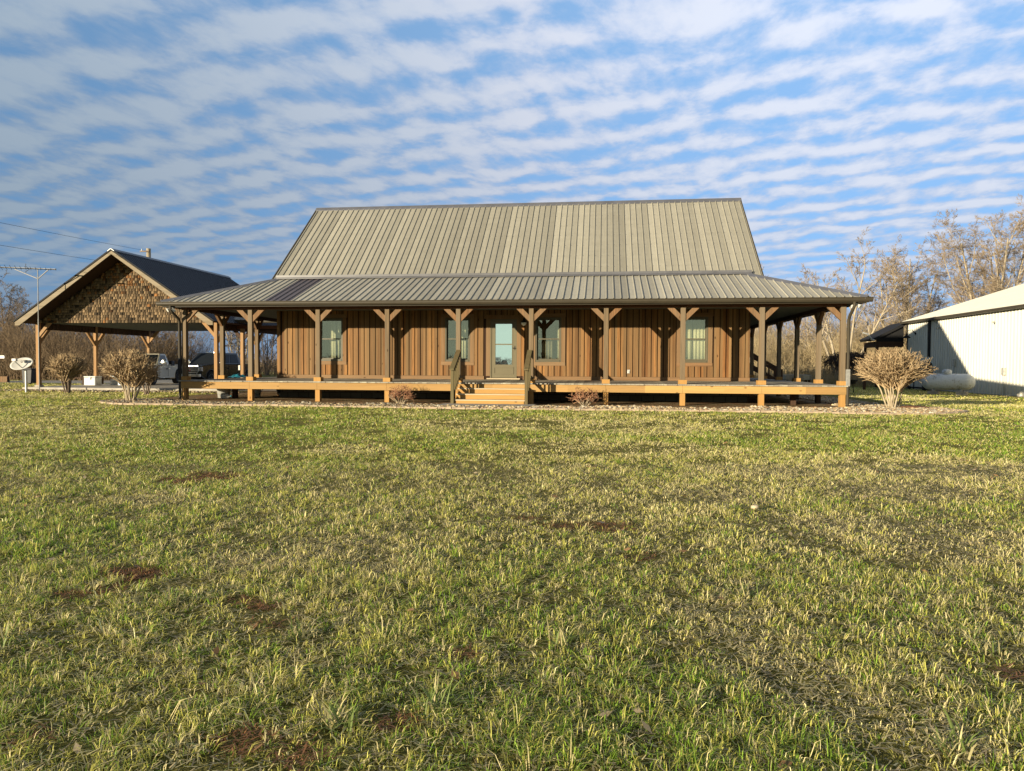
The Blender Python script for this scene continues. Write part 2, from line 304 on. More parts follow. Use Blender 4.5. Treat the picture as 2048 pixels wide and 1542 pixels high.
# ------------------------------------------------------------------ object helpers
ORG = {}
def tag(o, label=None, cat=None, group=None, kind=None):
    if label: o['label'] = label
    if cat: o['category'] = cat
    if group: o['group'] = group
    if kind: o['kind'] = kind
    return o
def thing(name, label, cat, loc=(0, 0, 0), group=None):
    o = bpy.data.objects.new(name, None); COL.objects.link(o); o.location = loc; o.empty_display_size = 0.3
    ORG[o.name] = Vector(loc); return tag(o, label, cat, group)
def link(name, me, mt=None, parent=None, smooth=False, loc=None):
    o = bpy.data.objects.new(name, me); COL.objects.link(o)
    if mt is not None: me.materials.append(M[mt] if isinstance(mt, str) else mt)
    if parent is not None: o.parent = parent; ORG[o.name] = ORG.get(parent.name, Vector())
    elif loc is not None: o.location = loc; ORG[o.name] = Vector(loc)
    if smooth: me.polygons.foreach_set('use_smooth', [True] * len(me.polygons))
    return o
class MB:
    """Collects shapes (world coordinates) and links them as one mesh object."""
    def __init__(s): s.v = []; s.f = []; s.st = []
    def add(s, vs, fs):
        k = len(s.v); s.st.append((k, len(s.f))); s.v += [tuple(v) for v in vs]; s.f += [tuple(i + k for i in f) for f in fs]; return s
    def box(s, x0, x1, y0, y1, z0, z1):
        if x0 > x1: x0, x1 = x1, x0
        if y0 > y1: y0, y1 = y1, y0
        if z0 > z1: z0, z1 = z1, z0
        return s.add([(x0, y0, z0), (x1, y0, z0), (x1, y1, z0), (x0, y1, z0), (x0, y0, z1), (x1, y0, z1), (x1, y1, z1), (x0, y1, z1)],
                     [(0, 3, 2, 1), (4, 5, 6, 7), (0, 1, 5, 4), (1, 2, 6, 5), (2, 3, 7, 6), (3, 0, 4, 7)])
    def beam(s, p0, p1, w, h, up=(0, 0, 1)):
        p0, p1 = Vector(p0), Vector(p1); d = (p1 - p0).normalized(); u = Vector(up)
        a = d.cross(u).normalized() * (w / 2); b = a.cross(d).normalized() * (h / 2)
        vs = [p0 - a - b, p0 + a - b, p0 + a + b, p0 - a + b, p1 - a - b, p1 + a - b, p1 + a + b, p1 - a + b]
        return s.add(vs, [(0, 1, 2, 3), (7, 6, 5, 4), (0, 4, 5, 1), (1, 5, 6, 2), (2, 6, 7, 3), (3, 7, 4, 0)])
    def prism(s, poly, p0, p1, ax, ay):
        """poly (a,b) pairs spanned by vectors ax, ay, swept from p0 to p1"""
        p0, p1, ax, ay = Vector(p0), Vector(p1), Vector(ax), Vector(ay); n = len(poly)
        vs = [p0 + ax * a + ay * b for a, b in poly] + [p1 + ax * a + ay * b for a, b in poly]
        return s.add(vs, [tuple(range(n))[::-1], tuple(range(n, 2 * n))] + [(i, (i + 1) % n, n + (i + 1) % n, n + i) for i in range(n)])
    def cyl(s, p0, p1, r0, r1=None, n=12):
        r1 = r0 if r1 is None else r1; p0, p1 = Vector(p0), Vector(p1); d = (p1 - p0).normalized()
        a = d.orthogonal().normalized(); b = d.cross(a)
        c = [(math.cos(2 * PI * i / n), math.sin(2 * PI * i / n)) for i in range(n)]
        vs = [p0 + (a * x + b * y) * r0 for x, y in c] + [p1 + (a * x + b * y) * r1 for x, y in c]
        return s.add(vs, [tuple(range(n))[::-1], tuple(range(n, 2 * n))] + [(i, (i + 1) % n, n + (i + 1) % n, n + i) for i in range(n)])
    def tube(s, pts, r, n=8):
        pts = [Vector(p) for p in pts]; k = len(s.v)
        for i, p in enumerate(pts):
            d = (pts[min(i + 1, len(pts) - 1)] - pts[max(i - 1, 0)]).normalized()
            a = d.orthogonal() if i == 0 else (pa - d * pa.dot(d))
            a.normalize(); pa = a.copy(); b = d.cross(a); rr = r[i] if isinstance(r, (list, tuple)) else r
            s.v += [tuple(p + (a * math.cos(2 * PI * j / n) + b * math.sin(2 * PI * j / n)) * rr) for j in range(n)]
        for i in range(len(pts) - 1):
            for j in range(n):
                s.f.append((k + i * n + j, k + i * n + (j + 1) % n, k + (i + 1) * n + (j + 1) % n, k + (i + 1) * n + j))
        s.f.append(tuple(k + j for j in range(n))[::-1]); s.f.append(tuple(k + (len(pts) - 1) * n + j for j in range(n)))
        return s
    def lathe(s, prof, c, axis='z', n=20):
        k = len(s.v); c = Vector(c)
        for r, h in prof:
            for j in range(n):
                a = 2 * PI * j / n; x, y = r * math.cos(a), r * math.sin(a)
                q = (x, y, h) if axis == 'z' else ((h, x, y) if axis == 'x' else (y, h, x))
                s.v.append(tuple(c + Vector(q)))
        for i in range(len(prof) - 1):
            for j in range(n): s.f.append((k + i * n + j, k + i * n + (j + 1) % n, k + (i + 1) * n + (j + 1) % n, k + (i + 1) * n + j))
        s.f.append(tuple(k + j for j in range(n))[::-1]); s.f.append(tuple(k + (len(prof) - 1) * n + j for j in range(n)))
        return s
    def mesh(s, name, o=Vector()):
        me = bpy.data.meshes.new(name); me.from_pydata([(a - o[0], b - o[1], c - o[2]) for a, b, c in s.v], [], s.f); me.update(); return me
    def build(s, name, mt, parent=None, smooth=False, bevel=0, loc=None):
        o = ORG.get(parent.name, Vector()) if parent is not None else (Vector(loc) if loc is not None else Vector())
        ob = link(name, s.mesh(name, o), mt, parent, smooth, loc)
        if bevel:
            b = ob.modifiers.new('bevel', 'BEVEL'); b.width = bevel; b.segments = 2; b.limit_method = 'ANGLE'; b.angle_limit = R(40)
        return ob
def each(mb, name, mt, parent, **kw):
    """one mesh object for every shape that was added"""
    st = mb.st + [(len(mb.v), len(mb.f))]; out = []
    for (a, fa), (b, fb) in zip(st[:-1], st[1:]):
        q = MB(); q.v = mb.v[a:b]; q.f = [tuple(i - a for i in f) for f in mb.f[fa:fb]]; out.append(q.build(name, mt, parent, **kw))
    return out
def np_mesh(name, V, Q, col=None):
    """V (n,3), Q (m,k) equal-sided faces, col (n,3) optional point colours"""
    me = bpy.data.meshes.new(name); V = np.ascontiguousarray(V, np.float32); Q = np.ascontiguousarray(Q, np.int32); k = Q.shape[1]
    me.vertices.add(len(V)); me.vertices.foreach_set('co', V.ravel())
    me.loops.add(Q.size); me.loops.foreach_set('vertex_index', Q.ravel())
    me.polygons.add(len(Q)); me.polygons.foreach_set('loop_start', np.arange(0, Q.size, k, dtype=np.int32))
    me.polygons.foreach_set('loop_total', np.full(len(Q), k, np.int32))
    if col is not None:
        a = me.color_attributes.new('Col', 'FLOAT_COLOR', 'POINT')
        a.data.foreach_set('color', np.concatenate([col, np.ones((len(col), 1))], 1).astype(np.float32).ravel())
    me.update(calc_edges=True); return me
def seg_mesh(name, segs, sides=3):
    """segments (x0,y0,z0,x1,y1,z1,r0,r1) as thin tapered prisms"""
    S = np.array(segs, np.float64); P0, P1 = S[:, :3], S[:, 3:6]; D = P1 - P0; L = np.linalg.norm(D, axis=1, keepdims=True) + 1e-9; D /= L
    ref = np.where(np.abs(D[:, 2:3]) > 0.9, np.array([[1.0, 0, 0]]), np.array([[0, 0, 1.0]]))
    A = np.cross(D, ref); A /= np.linalg.norm(A, axis=1, keepdims=True) + 1e-9; B = np.cross(D, A)
    n = len(S); V = np.empty((n, 2 * sides, 3))
    for j in range(sides):
        o = A * math.cos(2 * PI * j / sides) + B * math.sin(2 * PI * j / sides)
        V[:, j] = P0 + o * S[:, 6:7]; V[:, sides + j] = P1 + o * S[:, 7:8]
    k = np.arange(n)[:, None, None] * 2 * sides
    q = np.array([[j, (j + 1) % sides, sides + (j + 1) % sides, sides + j] for j in range(sides)])[None]
    return np_mesh(name, V.reshape(-1, 3), (k + q).reshape(-1, 4))
def dup(root, loc, label=None, group=None, rotz=None, scale=None):
    r = root.copy(); COL.objects.link(r); r.location = loc
    if rotz is not None: r.rotation_euler = (0, 0, rotz)
    if scale is not None: r.scale = scale if isinstance(scale, (tuple, list)) else (scale,) * 3
    if label: r['label'] = label
    if group: r['group'] = group
    for ch in list(root.children):
        c = ch.copy(); COL.objects.link(c); c.parent = r
        for g in list(ch.children):
            d = g.copy(); COL.objects.link(d); d.parent = c
    return r
def text_part(txt, size, mt, parent, mw, name='lettering'):
    cu = bpy.data.curves.new('txt', 'FONT'); cu.body = txt; cu.size = size; cu.extrude = 0.008; cu.align_x = 'CENTER'; cu.align_y = 'CENTER'
    to = bpy.data.objects.new('txt', cu); COL.objects.link(to); dg = bpy.context.evaluated_depsgraph_get()
    me = bpy.data.meshes.new_from_object(to.evaluated_get(dg)); bpy.data.objects.remove(to)
    me.transform(mw); o = link(name, me, mt, parent); return o

# value noise for colour fields
_rs = np.random.RandomState(5); _G = _rs.rand(256, 256)
def vnoise(x, y, s, ox=0.0, oy=0.0):
    x = x / s + ox; y = y / s + oy; xi = np.floor(x).astype(int); yi = np.floor(y).astype(int); fx = x - xi; fy = y - yi
    fx = fx * fx * (3 - 2 * fx); fy = fy * fy * (3 - 2 * fy); g = lambda i, j: _G[i % 256, j % 256]
    return (g(xi, yi) * (1 - fx) + g(xi + 1, yi) * fx) * (1 - fy) + (g(xi, yi + 1) * (1 - fx) + g(xi + 1, yi + 1) * fx) * fy
def fbm(x, y, s, o=3, ox=0.0): return sum(vnoise(x, y, s / 2 ** i, ox + i * 17.3, ox * 2 + i * 5.1) * 0.5 ** i for i in range(o)) / (2 - 0.5 ** (o - 1))

def gz(x, y):
    """height of the ground"""
    y = np.asarray(y, float); x = np.asarray(x, float)
    z = -0.012 * np.clip(21 - y, 0, 21)
    u = np.clip((x - 10.5) / 8, 0, 1) * np.clip((y - 14) / 12, 0, 1); z = z - 0.21 * u * u * (3 - 2 * u) + 1.1 * np.clip((y - 60) / 25, 0, 1) * np.clip((x - 4) / 10, 0, 1)
    far = np.clip((y - 62) / 120, 0, 1)
    return z - 1.2 * far * far
def gzf(x, y): return float(gz(x, y))

# ================================================================== SETTING: ground
def grid_sheet(name, xs, ys, mt, dz=0.0, kind='structure'):
    X, Y = np.meshgrid(xs, ys); Z = gz(X, Y) + dz
    V = np.stack([X.ravel(), Y.ravel(), Z.ravel()], 1); nx = len(xs)
    i = (np.arange(len(ys) - 1)[:, None] * nx + np.arange(nx - 1)[None]).ravel()
    o = link(name, np_mesh(name, V, np.stack([i, i + 1, i + nx + 1, i + nx], 1)), mt, smooth=True)
    o['kind'] = kind; return o
m, t = mat('lawn soil and thatch', 1.0, 0, 0.05)
n1 = t.noise(t.oc, 0.55, 5, 0.6); n2 = t.noise(t.oc, 9.0, 6, 0.7); n3 = t.noise(t.oc, 60.0, 3, 0.7)
c1 = t.ramp(n2, [(0.25, (0.08, 0.072, 0.022)), (0.5, (0.21, 0.20, 0.06)), (0.75, (0.42, 0.37, 0.15))])
c2 = t.ramp(n3, [(0.3, (0.5, 0.55, 0.4)), (0.7, (1.35, 1.3, 1.2))])
base(t, t.mix(1.0, t.mix(t.ramp(n1, [(0.42, 0.0), (0.7, 0.6)]), c1, (0.24, 0.20, 0.09)), c2, 'MULTIPLY')); bump(t, t.math('ADD', n2, n3), 1.0, 0.06)
M['lawn'] = m
xs = np.concatenate([[-900, -400, -200, -120], np.arange(-80, 81, 1.0), [120, 200, 400, 900]]); ys = np.concatenate([[-300, -120, -50, -20], np.arange(-8, 130, 1.0), [160, 185, 260, 400, 900, 1500]])
grid_sheet('lawn', xs, ys, 'lawn')
m, t = mat('gravel drive', 0.95, 0, 0.1)
n = t.noise(t.oc, 25, 5, 0.7); n2 = t.noise(t.oc, 0.8, 3)
base(t, t.mix(0.5, t.ramp(n, [(0.3, (0.18, 0.16, 0.13)), (0.7, (0.38, 0.345, 0.29))]), t.ramp(n2, [(0.3, (0.24, 0.22, 0.18)), (0.7, (0.42, 0.38, 0.31))]))); bump(t, n, 0.6, 0.02)
M['drive'] = m
def poly_sheet(name, pts, mt, dz, kind='structure'):
    me = bpy.data.meshes.new(name); me.from_pydata([(x, y, gzf(x, y) + dz) for x, y in pts], [], [tuple(range(len(pts)))]); me.update()
    o = link(name, me, mt); o['kind'] = kind; return o
poly_sheet('driveway', [(-17.2, 31.0), (-9, 31.6), (-9, 45), (-14, 62), (-22, 62), (-40, 44), (-40, 40), (-17.2, 39.6)], 'drive', 0.012)
# bed of mulch and leaves round the porch, with a curved front edge
def bed_front(x):
    """front edge of the planting bed (y) at x"""
    y = 20.15 + 0.12 * math.sin(x * 0.5)
    if x < -13.8: u = min(1, (-13.8 - x) / 2.2); y = 20.03 + 1.25 * (1 - math.sqrt(max(0, 1 - u * u)))
    if x > 7.2: u = min(1, (x - 7.2) / 3.1); y = y + 1.9 * (1 - math.sqrt(max(0, 1 - u * u)))
    return y
bx = [-16.0, -15.9, -15.6] + list(np.arange(-15.2, 9.6, 0.5)) + [9.8, 10.1, 10.3]
bed = [(x, bed_front(x)) for x in bx] + [(10.0, 23.6), (9.2, 25.0), (9.2, 38), (-15.9, 38), (-15.9, 23.5), (-16.2, 22.3)]
m, t = mat('leaf mulch', 1.0, 0, 0.05)
n = t.noise(t.oc, 16, 6, 0.75); n2 = t.noise(t.oc, 2.2, 3)
base(t, t.mix(t.ramp(n2, [(0.4, 0.0), (0.6, 0.8)]), t.ramp(n, [(0.3, (0.06, 0.035, 0.02)), (0.5, (0.22, 0.12, 0.06)), (0.72, (0.42, 0.29, 0.15))]), t.ramp(n, [(0.3, (0.10, 0.09, 0.045)), (0.7, (0.36, 0.31, 0.20))]))); bump(t, n, 1.0, 0.05)
M['mulch'] = m
poly_sheet('planting_bed', bed, 'mulch', 0.010)
poly_sheet('front_path', [(-4.95, 21.0), (-2.05, 21.0), (-2.05, 22.1), (-4.95, 22.1)], 'concrete', 0.045)

# ================================================================== HOUSE
WY, PY = 25.44, 23.0                       # front wall plane, porch post line
WX0, WX1, PX0, PX1 = -12.09, 5.03, -14.31, 7.33
BWY, BPY = 33.95, 36.4                     # back wall, back posts
DZ, WB, BZ = 0.68, 0.735, 3.11             # deck at the edge, deck at the wall, underside of the porch beam
house = thing('farmhouse', 'long wood sided farmhouse with ribbed metal roof and wraparound porch', 'house', (-3.53, 29.7, 0))

def wall_rects(x0, x1, z0, z1, holes):
    """rectangles that fill a wall around holes (hx0,hx1,hz0,hz1)"""
    xs = sorted({x0, x1} | {h[0] for h in holes} | {h[1] for h in holes}); out = []
    for a, b in zip(xs[:-1], xs[1:]):
        hs = [h for h in holes if h[0] < (a + b) / 2 < h[1]]; z = z0
        for h in sorted(hs, key=lambda q: q[2]): out.append((a, b, z, h[2])); z = h[3]
        out.append((a, b, z, z1))
    return [r for r in out if r[3] - r[2] > 1e-4]
WZ0, WZ1 = 1.375, 2.97                      # windows
wins = [(-10.02, 'w1'), (-5.22, 'w2'), (-1.92, 'w3'), (3.18, 'w4')]
WW = 0.93
holes = [(c - WW / 2, c + WW / 2, WZ0, WZ1) for c, _ in wins] + [(-4.02, -3.05, 0.78, 2.91)]
mb = MB()
for a, b, c, d in wall_rects(WX0, WX1, 0.68, 4.46, holes): mb.box(a, b, WY, WY + 0.16, c, d)
mb.box(WX0, WX0 + 0.16, WY + 0.16, BWY, 0.68, 4.4); mb.box(WX1 - 0.16, WX1, WY + 0.16, BWY, 0.68, 4.4); mb.box(WX0, WX1, BWY, BWY + 0.16, 0.68, 4.4)
for gx in (WX0, WX1 - 0.16): mb.prism([(WY + 0.1, 4.4), (BWY, 4.4), (29.7, 7.78)], (gx, 0, 0), (gx + 0.16, 0, 0), (0, 1, 0), (0, 0, 1))
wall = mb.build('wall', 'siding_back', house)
mb = MB()
def boards(mb, ux0, ux1, z0, z1, holes, put, zt=None):
    k0 = math.ceil(ux0 / 0.213); x = k0 * 0.213 + 0.016
    rr = random.Random(3)
    while x + 0.18 < ux1:
        cuts = [h for h in holes if h[0] - 0.06 < x + 0.18 and x < h[1] + 0.06]; z = z0; dd = rr.uniform(-0.003, 0.003)
        for h in sorted(cuts, key=lambda q: q[2]):
            if h[2] - z > 0.05: put(mb, x, x + 0.18 + dd, z, h[2] - 0.02)
            z = h[3] + 0.02
        zz1 = zt(x) if zt else z1
        if zz1 - z > 0.05: put(mb, x, x + 0.18 + dd, z, zz1)
        x += 0.213
boards(mb, WX0 + 0.02, WX1, WB + 0.13, 4.4, holes, lambda q, a, b, c, d: q.box(a, b, WY - 0.030, WY - 0.0005, c, d))
mb.box(WX0 - 0.03, WX0 + 0.10, WY - 0.036, WY - 0.0005, WB + 0.13, 4.4); mb.box(WX1 - 0.12, WX1 + 0.02, WY - 0.036, WY - 0.0005, WB + 0.13, 4.4)
mb.build('siding', 'siding', wall)
mb = MB()
gt = lambda y: 4.35 + 0.82 * (4.1 - abs(y - 29.7))
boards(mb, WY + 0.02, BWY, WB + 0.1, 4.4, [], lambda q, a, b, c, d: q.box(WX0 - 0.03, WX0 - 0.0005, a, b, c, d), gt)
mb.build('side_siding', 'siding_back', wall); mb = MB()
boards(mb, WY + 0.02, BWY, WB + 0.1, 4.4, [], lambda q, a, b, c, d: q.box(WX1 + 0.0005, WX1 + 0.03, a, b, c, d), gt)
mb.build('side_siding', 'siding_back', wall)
MB().box(WX0 - 0.04, -4.24, WY - 0.042, WY - 0.001, WB, WB + 0.125).box(-2.83, WX1 + 0.03, WY - 0.042, WY - 0.001, WB, WB + 0.125).build('skirt_board', 'trim_h', wall)
MB().box(WX0 + 0.04, WX1 - 0.04, WY + 0.03, WY + 0.2, -0.05, 0.66).box(WX0 + 0.04, WX0 + 0.2, WY + 0.2, BWY, -0.05, 0.66).box(WX1 - 0.2, WX1 - 0.04, WY + 0.2, BWY, -0.05, 0.66).build('foundation', 'block', house)
mb = MB()
for vx in (-7.9, 0.55, 3.35): mb.box(vx, vx + 0.42, WY + 0.012, WY + 0.028, 0.42, 0.60)
each(mb, 'foundation_vent', 'black', house)
# rooms behind the windows
mb = MB().box(WX0 + 0.3, WX1 - 0.3, 29.6, 29.66, 0.7, 3.3).box(WX0 + 0.17, WX1 - 0.17, WY + 0.17, 29.6, 3.3, 3.36)
for xw in (-7.6, -4.4, -0.4): mb.box(xw, xw + 0.1, WY + 0.17, 29.6, 0.8, 3.3)
mb.build('inner_wall', 'plaster', house)
MB().box(WX0 + 0.17, WX1 - 0.17, WY + 0.17, 29.6, 0.68, 0.76).build('inner_floor', 'floorin', house)

def window(cx, cloths):
    x0, x1 = cx - WW / 2, cx + WW / 2; o = 0.055; mid = 2.20
    mb = MB(); y0, y1 = WY - 0.035, WY + 0.12
    mb.box(x0, x0 + o, y0, y1, WZ0, WZ1).box(x1 - o, x1, y0, y1, WZ0, WZ1).box(x0 + o, x1 - o, y0, y1, WZ1 - o, WZ1).box(x0 + o, x1 - o, y0 - 0.01, y1, WZ0, WZ0 + 0.075)
    win = mb.build('window', 'frame', house, bevel=0.004)
    mb = MB(); ya = WY + 0.03
    for (a, b, yy) in ((WZ0 + 0.075, mid + 0.02, ya), (mid - 0.02, WZ1 - o, ya + 0.035)):
        mb.box(x0 + o, x0 + o + 0.04, yy, yy + 0.03, a, b).box(x1 - o - 0.04, x1 - o, yy, yy + 0.03, a, b).box(x0 + o + 0.04, x1 - o - 0.04, yy, yy + 0.03, a, a + 0.042).box(x0 + o + 0.04, x1 - o - 0.04, yy, yy + 0.03, b - 0.042, b)
    mb.build('sash', 'frame', win)
    MB().box(x0 + o + 0.04, x1 - o - 0.04, ya + 0.012, ya + 0.016, WZ0 + 0.117, mid - 0.022).build('pane', 'glass', win)
    MB().box(x0 + o + 0.04, x1 - o - 0.04, ya + 0.047, ya + 0.051, mid + 0.022, WZ1 - o - 0.042).build('pane', 'glass', win)
    t = 0.145
    each(MB().box(x0 - t, x0 - 0.001, WY - 0.045, WY - 0.031, WZ0, WZ1 + 0.0).box(x1 + 0.001, x1 + t, WY - 0.045, WY - 0.031, WZ0, WZ1), 'trim', 'trim', win)
    MB().box(x0 - t, x1 + t, WY - 0.050, WY - 0.031, WZ0 - 0.13, WZ0 - 0.001).build('sill', 'trim_h', win)
    MB().box(x0 - t, x1 + t, WY - 0.050, WY - 0.031, WZ1 + 0.001, WZ1 + 0.14).build('head_trim', 'trim_h', win)
    for (a, b, za, zb, mt, yy, amp) in cloths:
        mb = MB(); n = 40; vs = []
        for i in range(n + 1):
            u = i / n; xx = cx + a + (b - a) * u; d = amp * math.sin(u * (b - a) / 0.115 * 2 * PI) + 0.3 * amp * math.sin(u * 31)
            vs += [(xx, yy + d, za), (xx, yy + d * 0.9, zb)]
        mb.add(vs, [(2 * i, 2 * i + 2, 2 * i + 3, 2 * i + 1) for i in range(n)])
        c = mb.build('curtain', mt, win, smooth=True); s = c.modifiers.new('thickness', 'SOLIDIFY'); s.thickness = 0.004
YC = WY + 0.20
window(-10.02, [(-0.12, 0.06, 1.4, 2.95, 'cloth', YC + 0.1, 0.012), (0.18, 0.42, 1.4, 2.95, 'cloth', YC, 0.018), (-0.42, -0.14, 1.4, 2.3, 'greycloth', YC + 0.12, 0.01)])
window(-5.22, [(-0.02, 0.16, 1.4, 2.95, 'cloth', YC, 0.02), (0.18, 0.44, 1.4, 2.95, 'cloth', YC + 0.02, 0.02), (-0.42, -0.05, 1.4, 2.4, 'greycloth', YC + 0.14, 0.01)])
window(-1.92, [(0.32, 0.44, 1.4, 2.95, 'cloth', YC, 0.012), (-0.42, 0.12, 1.4, 2.2, 'greycloth', YC + 0.1, 0.02)])
window(3.18, [(-0.44, -0.06, 1.4, 2.95, 'cloth', YC, 0.022), (-0.02, 0.44, 1.4, 2.95, 'cloth', YC, 0.022)])

# front door: storm door, jamb, trims
dx0, dx1 = -4.02, -3.05
door = MB().box(dx0, dx0 + 0.05, WY - 0.04, WY + 0.14, 0.79, 2.91).box(dx1 - 0.05, dx1, WY - 0.04, WY + 0.14, 0.79, 2.91).box(dx0 + 0.05, dx1 - 0.05, WY - 0.04, WY + 0.14, 2.86, 2.91).build('door', 'door', house, bevel=0.004)
lx0, lx1 = dx0 + 0.055, dx1 - 0.055; gx0, gx1, gzb, gzt = -3.83, -3.23, 1.275, 2.74
mb = MB()
for a, b, c, d in wall_rects(lx0, lx1, 0.80, 2.855, [(gx0, gx1, gzb, gzt)]): mb.box(a, b, WY - 0.02, WY + 0.025, c, d)
mb.box(gx0 - 0.03, gx0, WY - 0.028, WY - 0.0205, gzb, gzt).box(gx1, gx1 + 0.03, WY - 0.028, WY - 0.0205, gzb, gzt).box(gx0, gx1, WY - 0.018, WY + 0.012, 1.985, 2.025)
mb.build('door_leaf', 'door', door)
MB().box(gx0, gx1, WY + 0.0, WY + 0.006, gzb, 1.984).box(gx0, gx1, WY + 0.0, WY + 0.006, 2.026, gzt).build('door_glass', 'glass_door', door)
mb = MB(); kx0, kx1, kz0, kz1 = -3.885, -3.165, 0.93, 1.19
mb.box(kx0, kx1, WY - 0.034, WY - 0.0205, kz0, kz0 + 0.03).box(kx0, kx1, WY - 0.034, WY - 0.0205, kz1 - 0.03, kz1).box(kx0, kx0 + 0.03, WY - 0.034, WY - 0.0205, kz0 + 0.03, kz1 - 0.03).box(kx1 - 0.03, kx1, WY - 0.034, WY - 0.0205, kz0 + 0.03, kz1 - 0.03)
mb.build('kick_panel', 'door', door)
MB().box(-3.135, -3.105, WY - 0.028, WY - 0.0205, 1.80, 1.95).cyl((-3.12, WY - 0.0205, 1.87), (-3.12, WY - 0.06, 1.87), 0.012).beam((-3.09, WY - 0.06, 1.87), (-3.21, WY - 0.06, 1.87), 0.016, 0.022).build('handle', 'black', door)
MB().box(gx0 - 0.02, gx1 + 0.02, WY + 0.13, WY + 0.17, 0.8, 2.86).build('inner_door', 'plaster', door)
each(MB().box(dx0 - 0.15, dx0 - 0.001, WY - 0.046, WY - 0.031, 0.86, 2.91).box(dx1 + 0.001, dx1 + 0.15, WY - 0.046, WY - 0.031, 0.86, 2.91).box(dx0 - 0.15, dx1 + 0.15, WY - 0.050, WY - 0.031, 2.911, 3.06), 'trim', 'trim', door)
MB().box(dx0 - 0.12, dx1 + 0.12, WY - 0.10, WY - 0.043, WB + 0.01, WB + 0.05).build('threshold', 'tread', door)
lt = MB().box(-2.83, -2.75, WY - 0.045, WY - 0.031, 2.78, 2.95).tube([(-2.79, WY - 0.045, 2.88), (-2.79, WY - 0.13, 2.93), (-2.79, WY - 0.15, 2.86)], 0.01).lathe([(0.02, 0.09), (0.05, 0.07), (0.105, 0.02), (0.11, 0.0)], (-2.79, WY - 0.15, 2.78)).build('wall_lamp', 'black', house)
MB().lathe([(0.10, 0.0), (0.09, -0.05), (0.05, -0.10), (0.01, -0.115)], (-2.79, WY - 0.15, 2.779)).build('lamp_globe', 'lampwhite', lt, smooth=True)
MB().box(0.88, 0.97, WY - 0.05, WY - 0.031, 0.985, 1.115).box(0.89, 0.96, WY - 0.062, WY - 0.05, 0.995, 1.06).build('outlet_cover', 'galv', house, bevel=0.004)

# deck: boards along Y, sloping a little away from the house
def dz(x, y): return DZ + (WB - DZ) * min(1, max(0, (y - 22.82)) / 2.6, max(0, (7.48 - x)) / 2.6, max(0, (x + 14.46)) / 2.6, max(0, (36.58 - y)) / 2.6)
mb = MB(); x = -14.44; rr = random.Random(11)
while x < 7.40:
    if x + 0.14 > WX0 and x < WX1: spans = [(22.80 + rr.uniform(-0.012, 0.012), WY - 0.045), (BWY + 0.17, 36.58)]
    else: spans = [(22.80 + rr.uniform(-0.012, 0.012), 36.58)]
    for a, b in spans:
        brk = sorted({a, b} | {q for q in (25.4, 22.82 + (7.48 - x), 22.82 + (x + 14.46), 33.98) if a + 0.1 < q < b - 0.1}); tt = 0.036; vs = []
        for yy in brk:
            z = dz(x + 0.07, yy); vs += [(x, yy, z - tt), (x + 0.14, yy, z - tt), (x + 0.14, yy, z), (x, yy, z)]
        n = len(brk); fs = [(0, 1, 2, 3), (4 * n - 1, 4 * n - 2, 4 * n - 3, 4 * n - 4)]
        for i in range(n - 1):
            k = 4 * i; fs += [(k + j, k + 4 + j, k + 4 + (j + 1) % 4, k + (j + 1) % 4) for j in range(4)]
        mb.add(vs, fs)
    x += 0.146
deck = mb.build('deck', 'deck', house)
mb = MB(); fx = sorted([-14.40] + [PX0 + 2.404 * i for i in range(1, 9)] + [7.42])
for a, b in zip(fx[:-1], fx[1:]):
    mb.box(a + 0.003, b - 0.003, 22.86, 22.90, 0.405, DZ - 0.040)
mb.build('deck_fascia', 'fresh', deck)
MB().box(-14.40, -14.36, 22.901, 36.5, 0.405, DZ - 0.04).box(7.38, 7.42, 22.901, 36.5, 0.405, DZ - 0.04).box(-14.359, 7.379, 36.46, 36.5, 0.405, DZ - 0.04).build('side_fascia', 'fresh', deck)
mb = MB()
for jx in np.arange(-14.1, 7.2, 0.61): mb.box(jx, jx + 0.04, 22.9, WY - 0.02, 0.42, DZ - 0.04)
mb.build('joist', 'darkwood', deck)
front_x = [PX0 + (PX1 - PX0) / 9 * i for i in range(10)]
side_y = [25.44, 28.18, 30.92, 33.66, 36.4]
supports = [(x, PY) for x in front_x] + [(s, y) for s in (PX0, PX1) for y in side_y] + [(6.20, 24.22), (-13.15, 24.22)] + [(x, BPY) for x in front_x[1:-1]]
for sx, sy in supports:
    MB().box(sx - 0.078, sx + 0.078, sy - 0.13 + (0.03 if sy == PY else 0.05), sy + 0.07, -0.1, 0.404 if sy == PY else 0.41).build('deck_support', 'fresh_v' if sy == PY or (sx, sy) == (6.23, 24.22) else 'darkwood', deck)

# posts with braces and base collars
def post(x, y, dirs):
    z0 = dz(x, y); p = MB().box(x - 0.075, x + 0.075, y - 0.075, y + 0.075, z0 + 0.001, BZ - 0.002).build('porch_post', 'post', house, bevel=0.008)
    MB().box(x - 0.125, x + 0.125, y - 0.125, y - 0.076, z0 + 0.002, z0 + 0.135).box(x - 0.125, x + 0.125, y + 0.076, y + 0.125, z0 + 0.002, z0 + 0.135).box(x - 0.125, x - 0.076, y - 0.076, y + 0.076, z0 + 0.002, z0 + 0.135).box(x + 0.076, x + 0.125, y - 0.076, y + 0.076, z0 + 0.002, z0 + 0.135).build('base_collar', 'fresh_v', p)
    for ux, uy in dirs:
        poly = [(0.0755, -0.44), (0.0755, -0.225), (0.30, -0.001), (0.515, -0.001)]; n = Vector((-uy, ux, 0)) * 0.045
        c = Vector((x, y, BZ))
        MB().prism(poly, c - n, c + n, (ux, uy, 0), (0, 0, 1)).build('brace', 'brace', p)
for i, x in enumerate(front_x):
    d = [(1, 0)] if i == 0 else ([(-1, 0)] if i == 9 else [(1, 0), (-1, 0)])
    if i in (0, 9): d = d + [(0, 1)]
    post(x, PY, d)
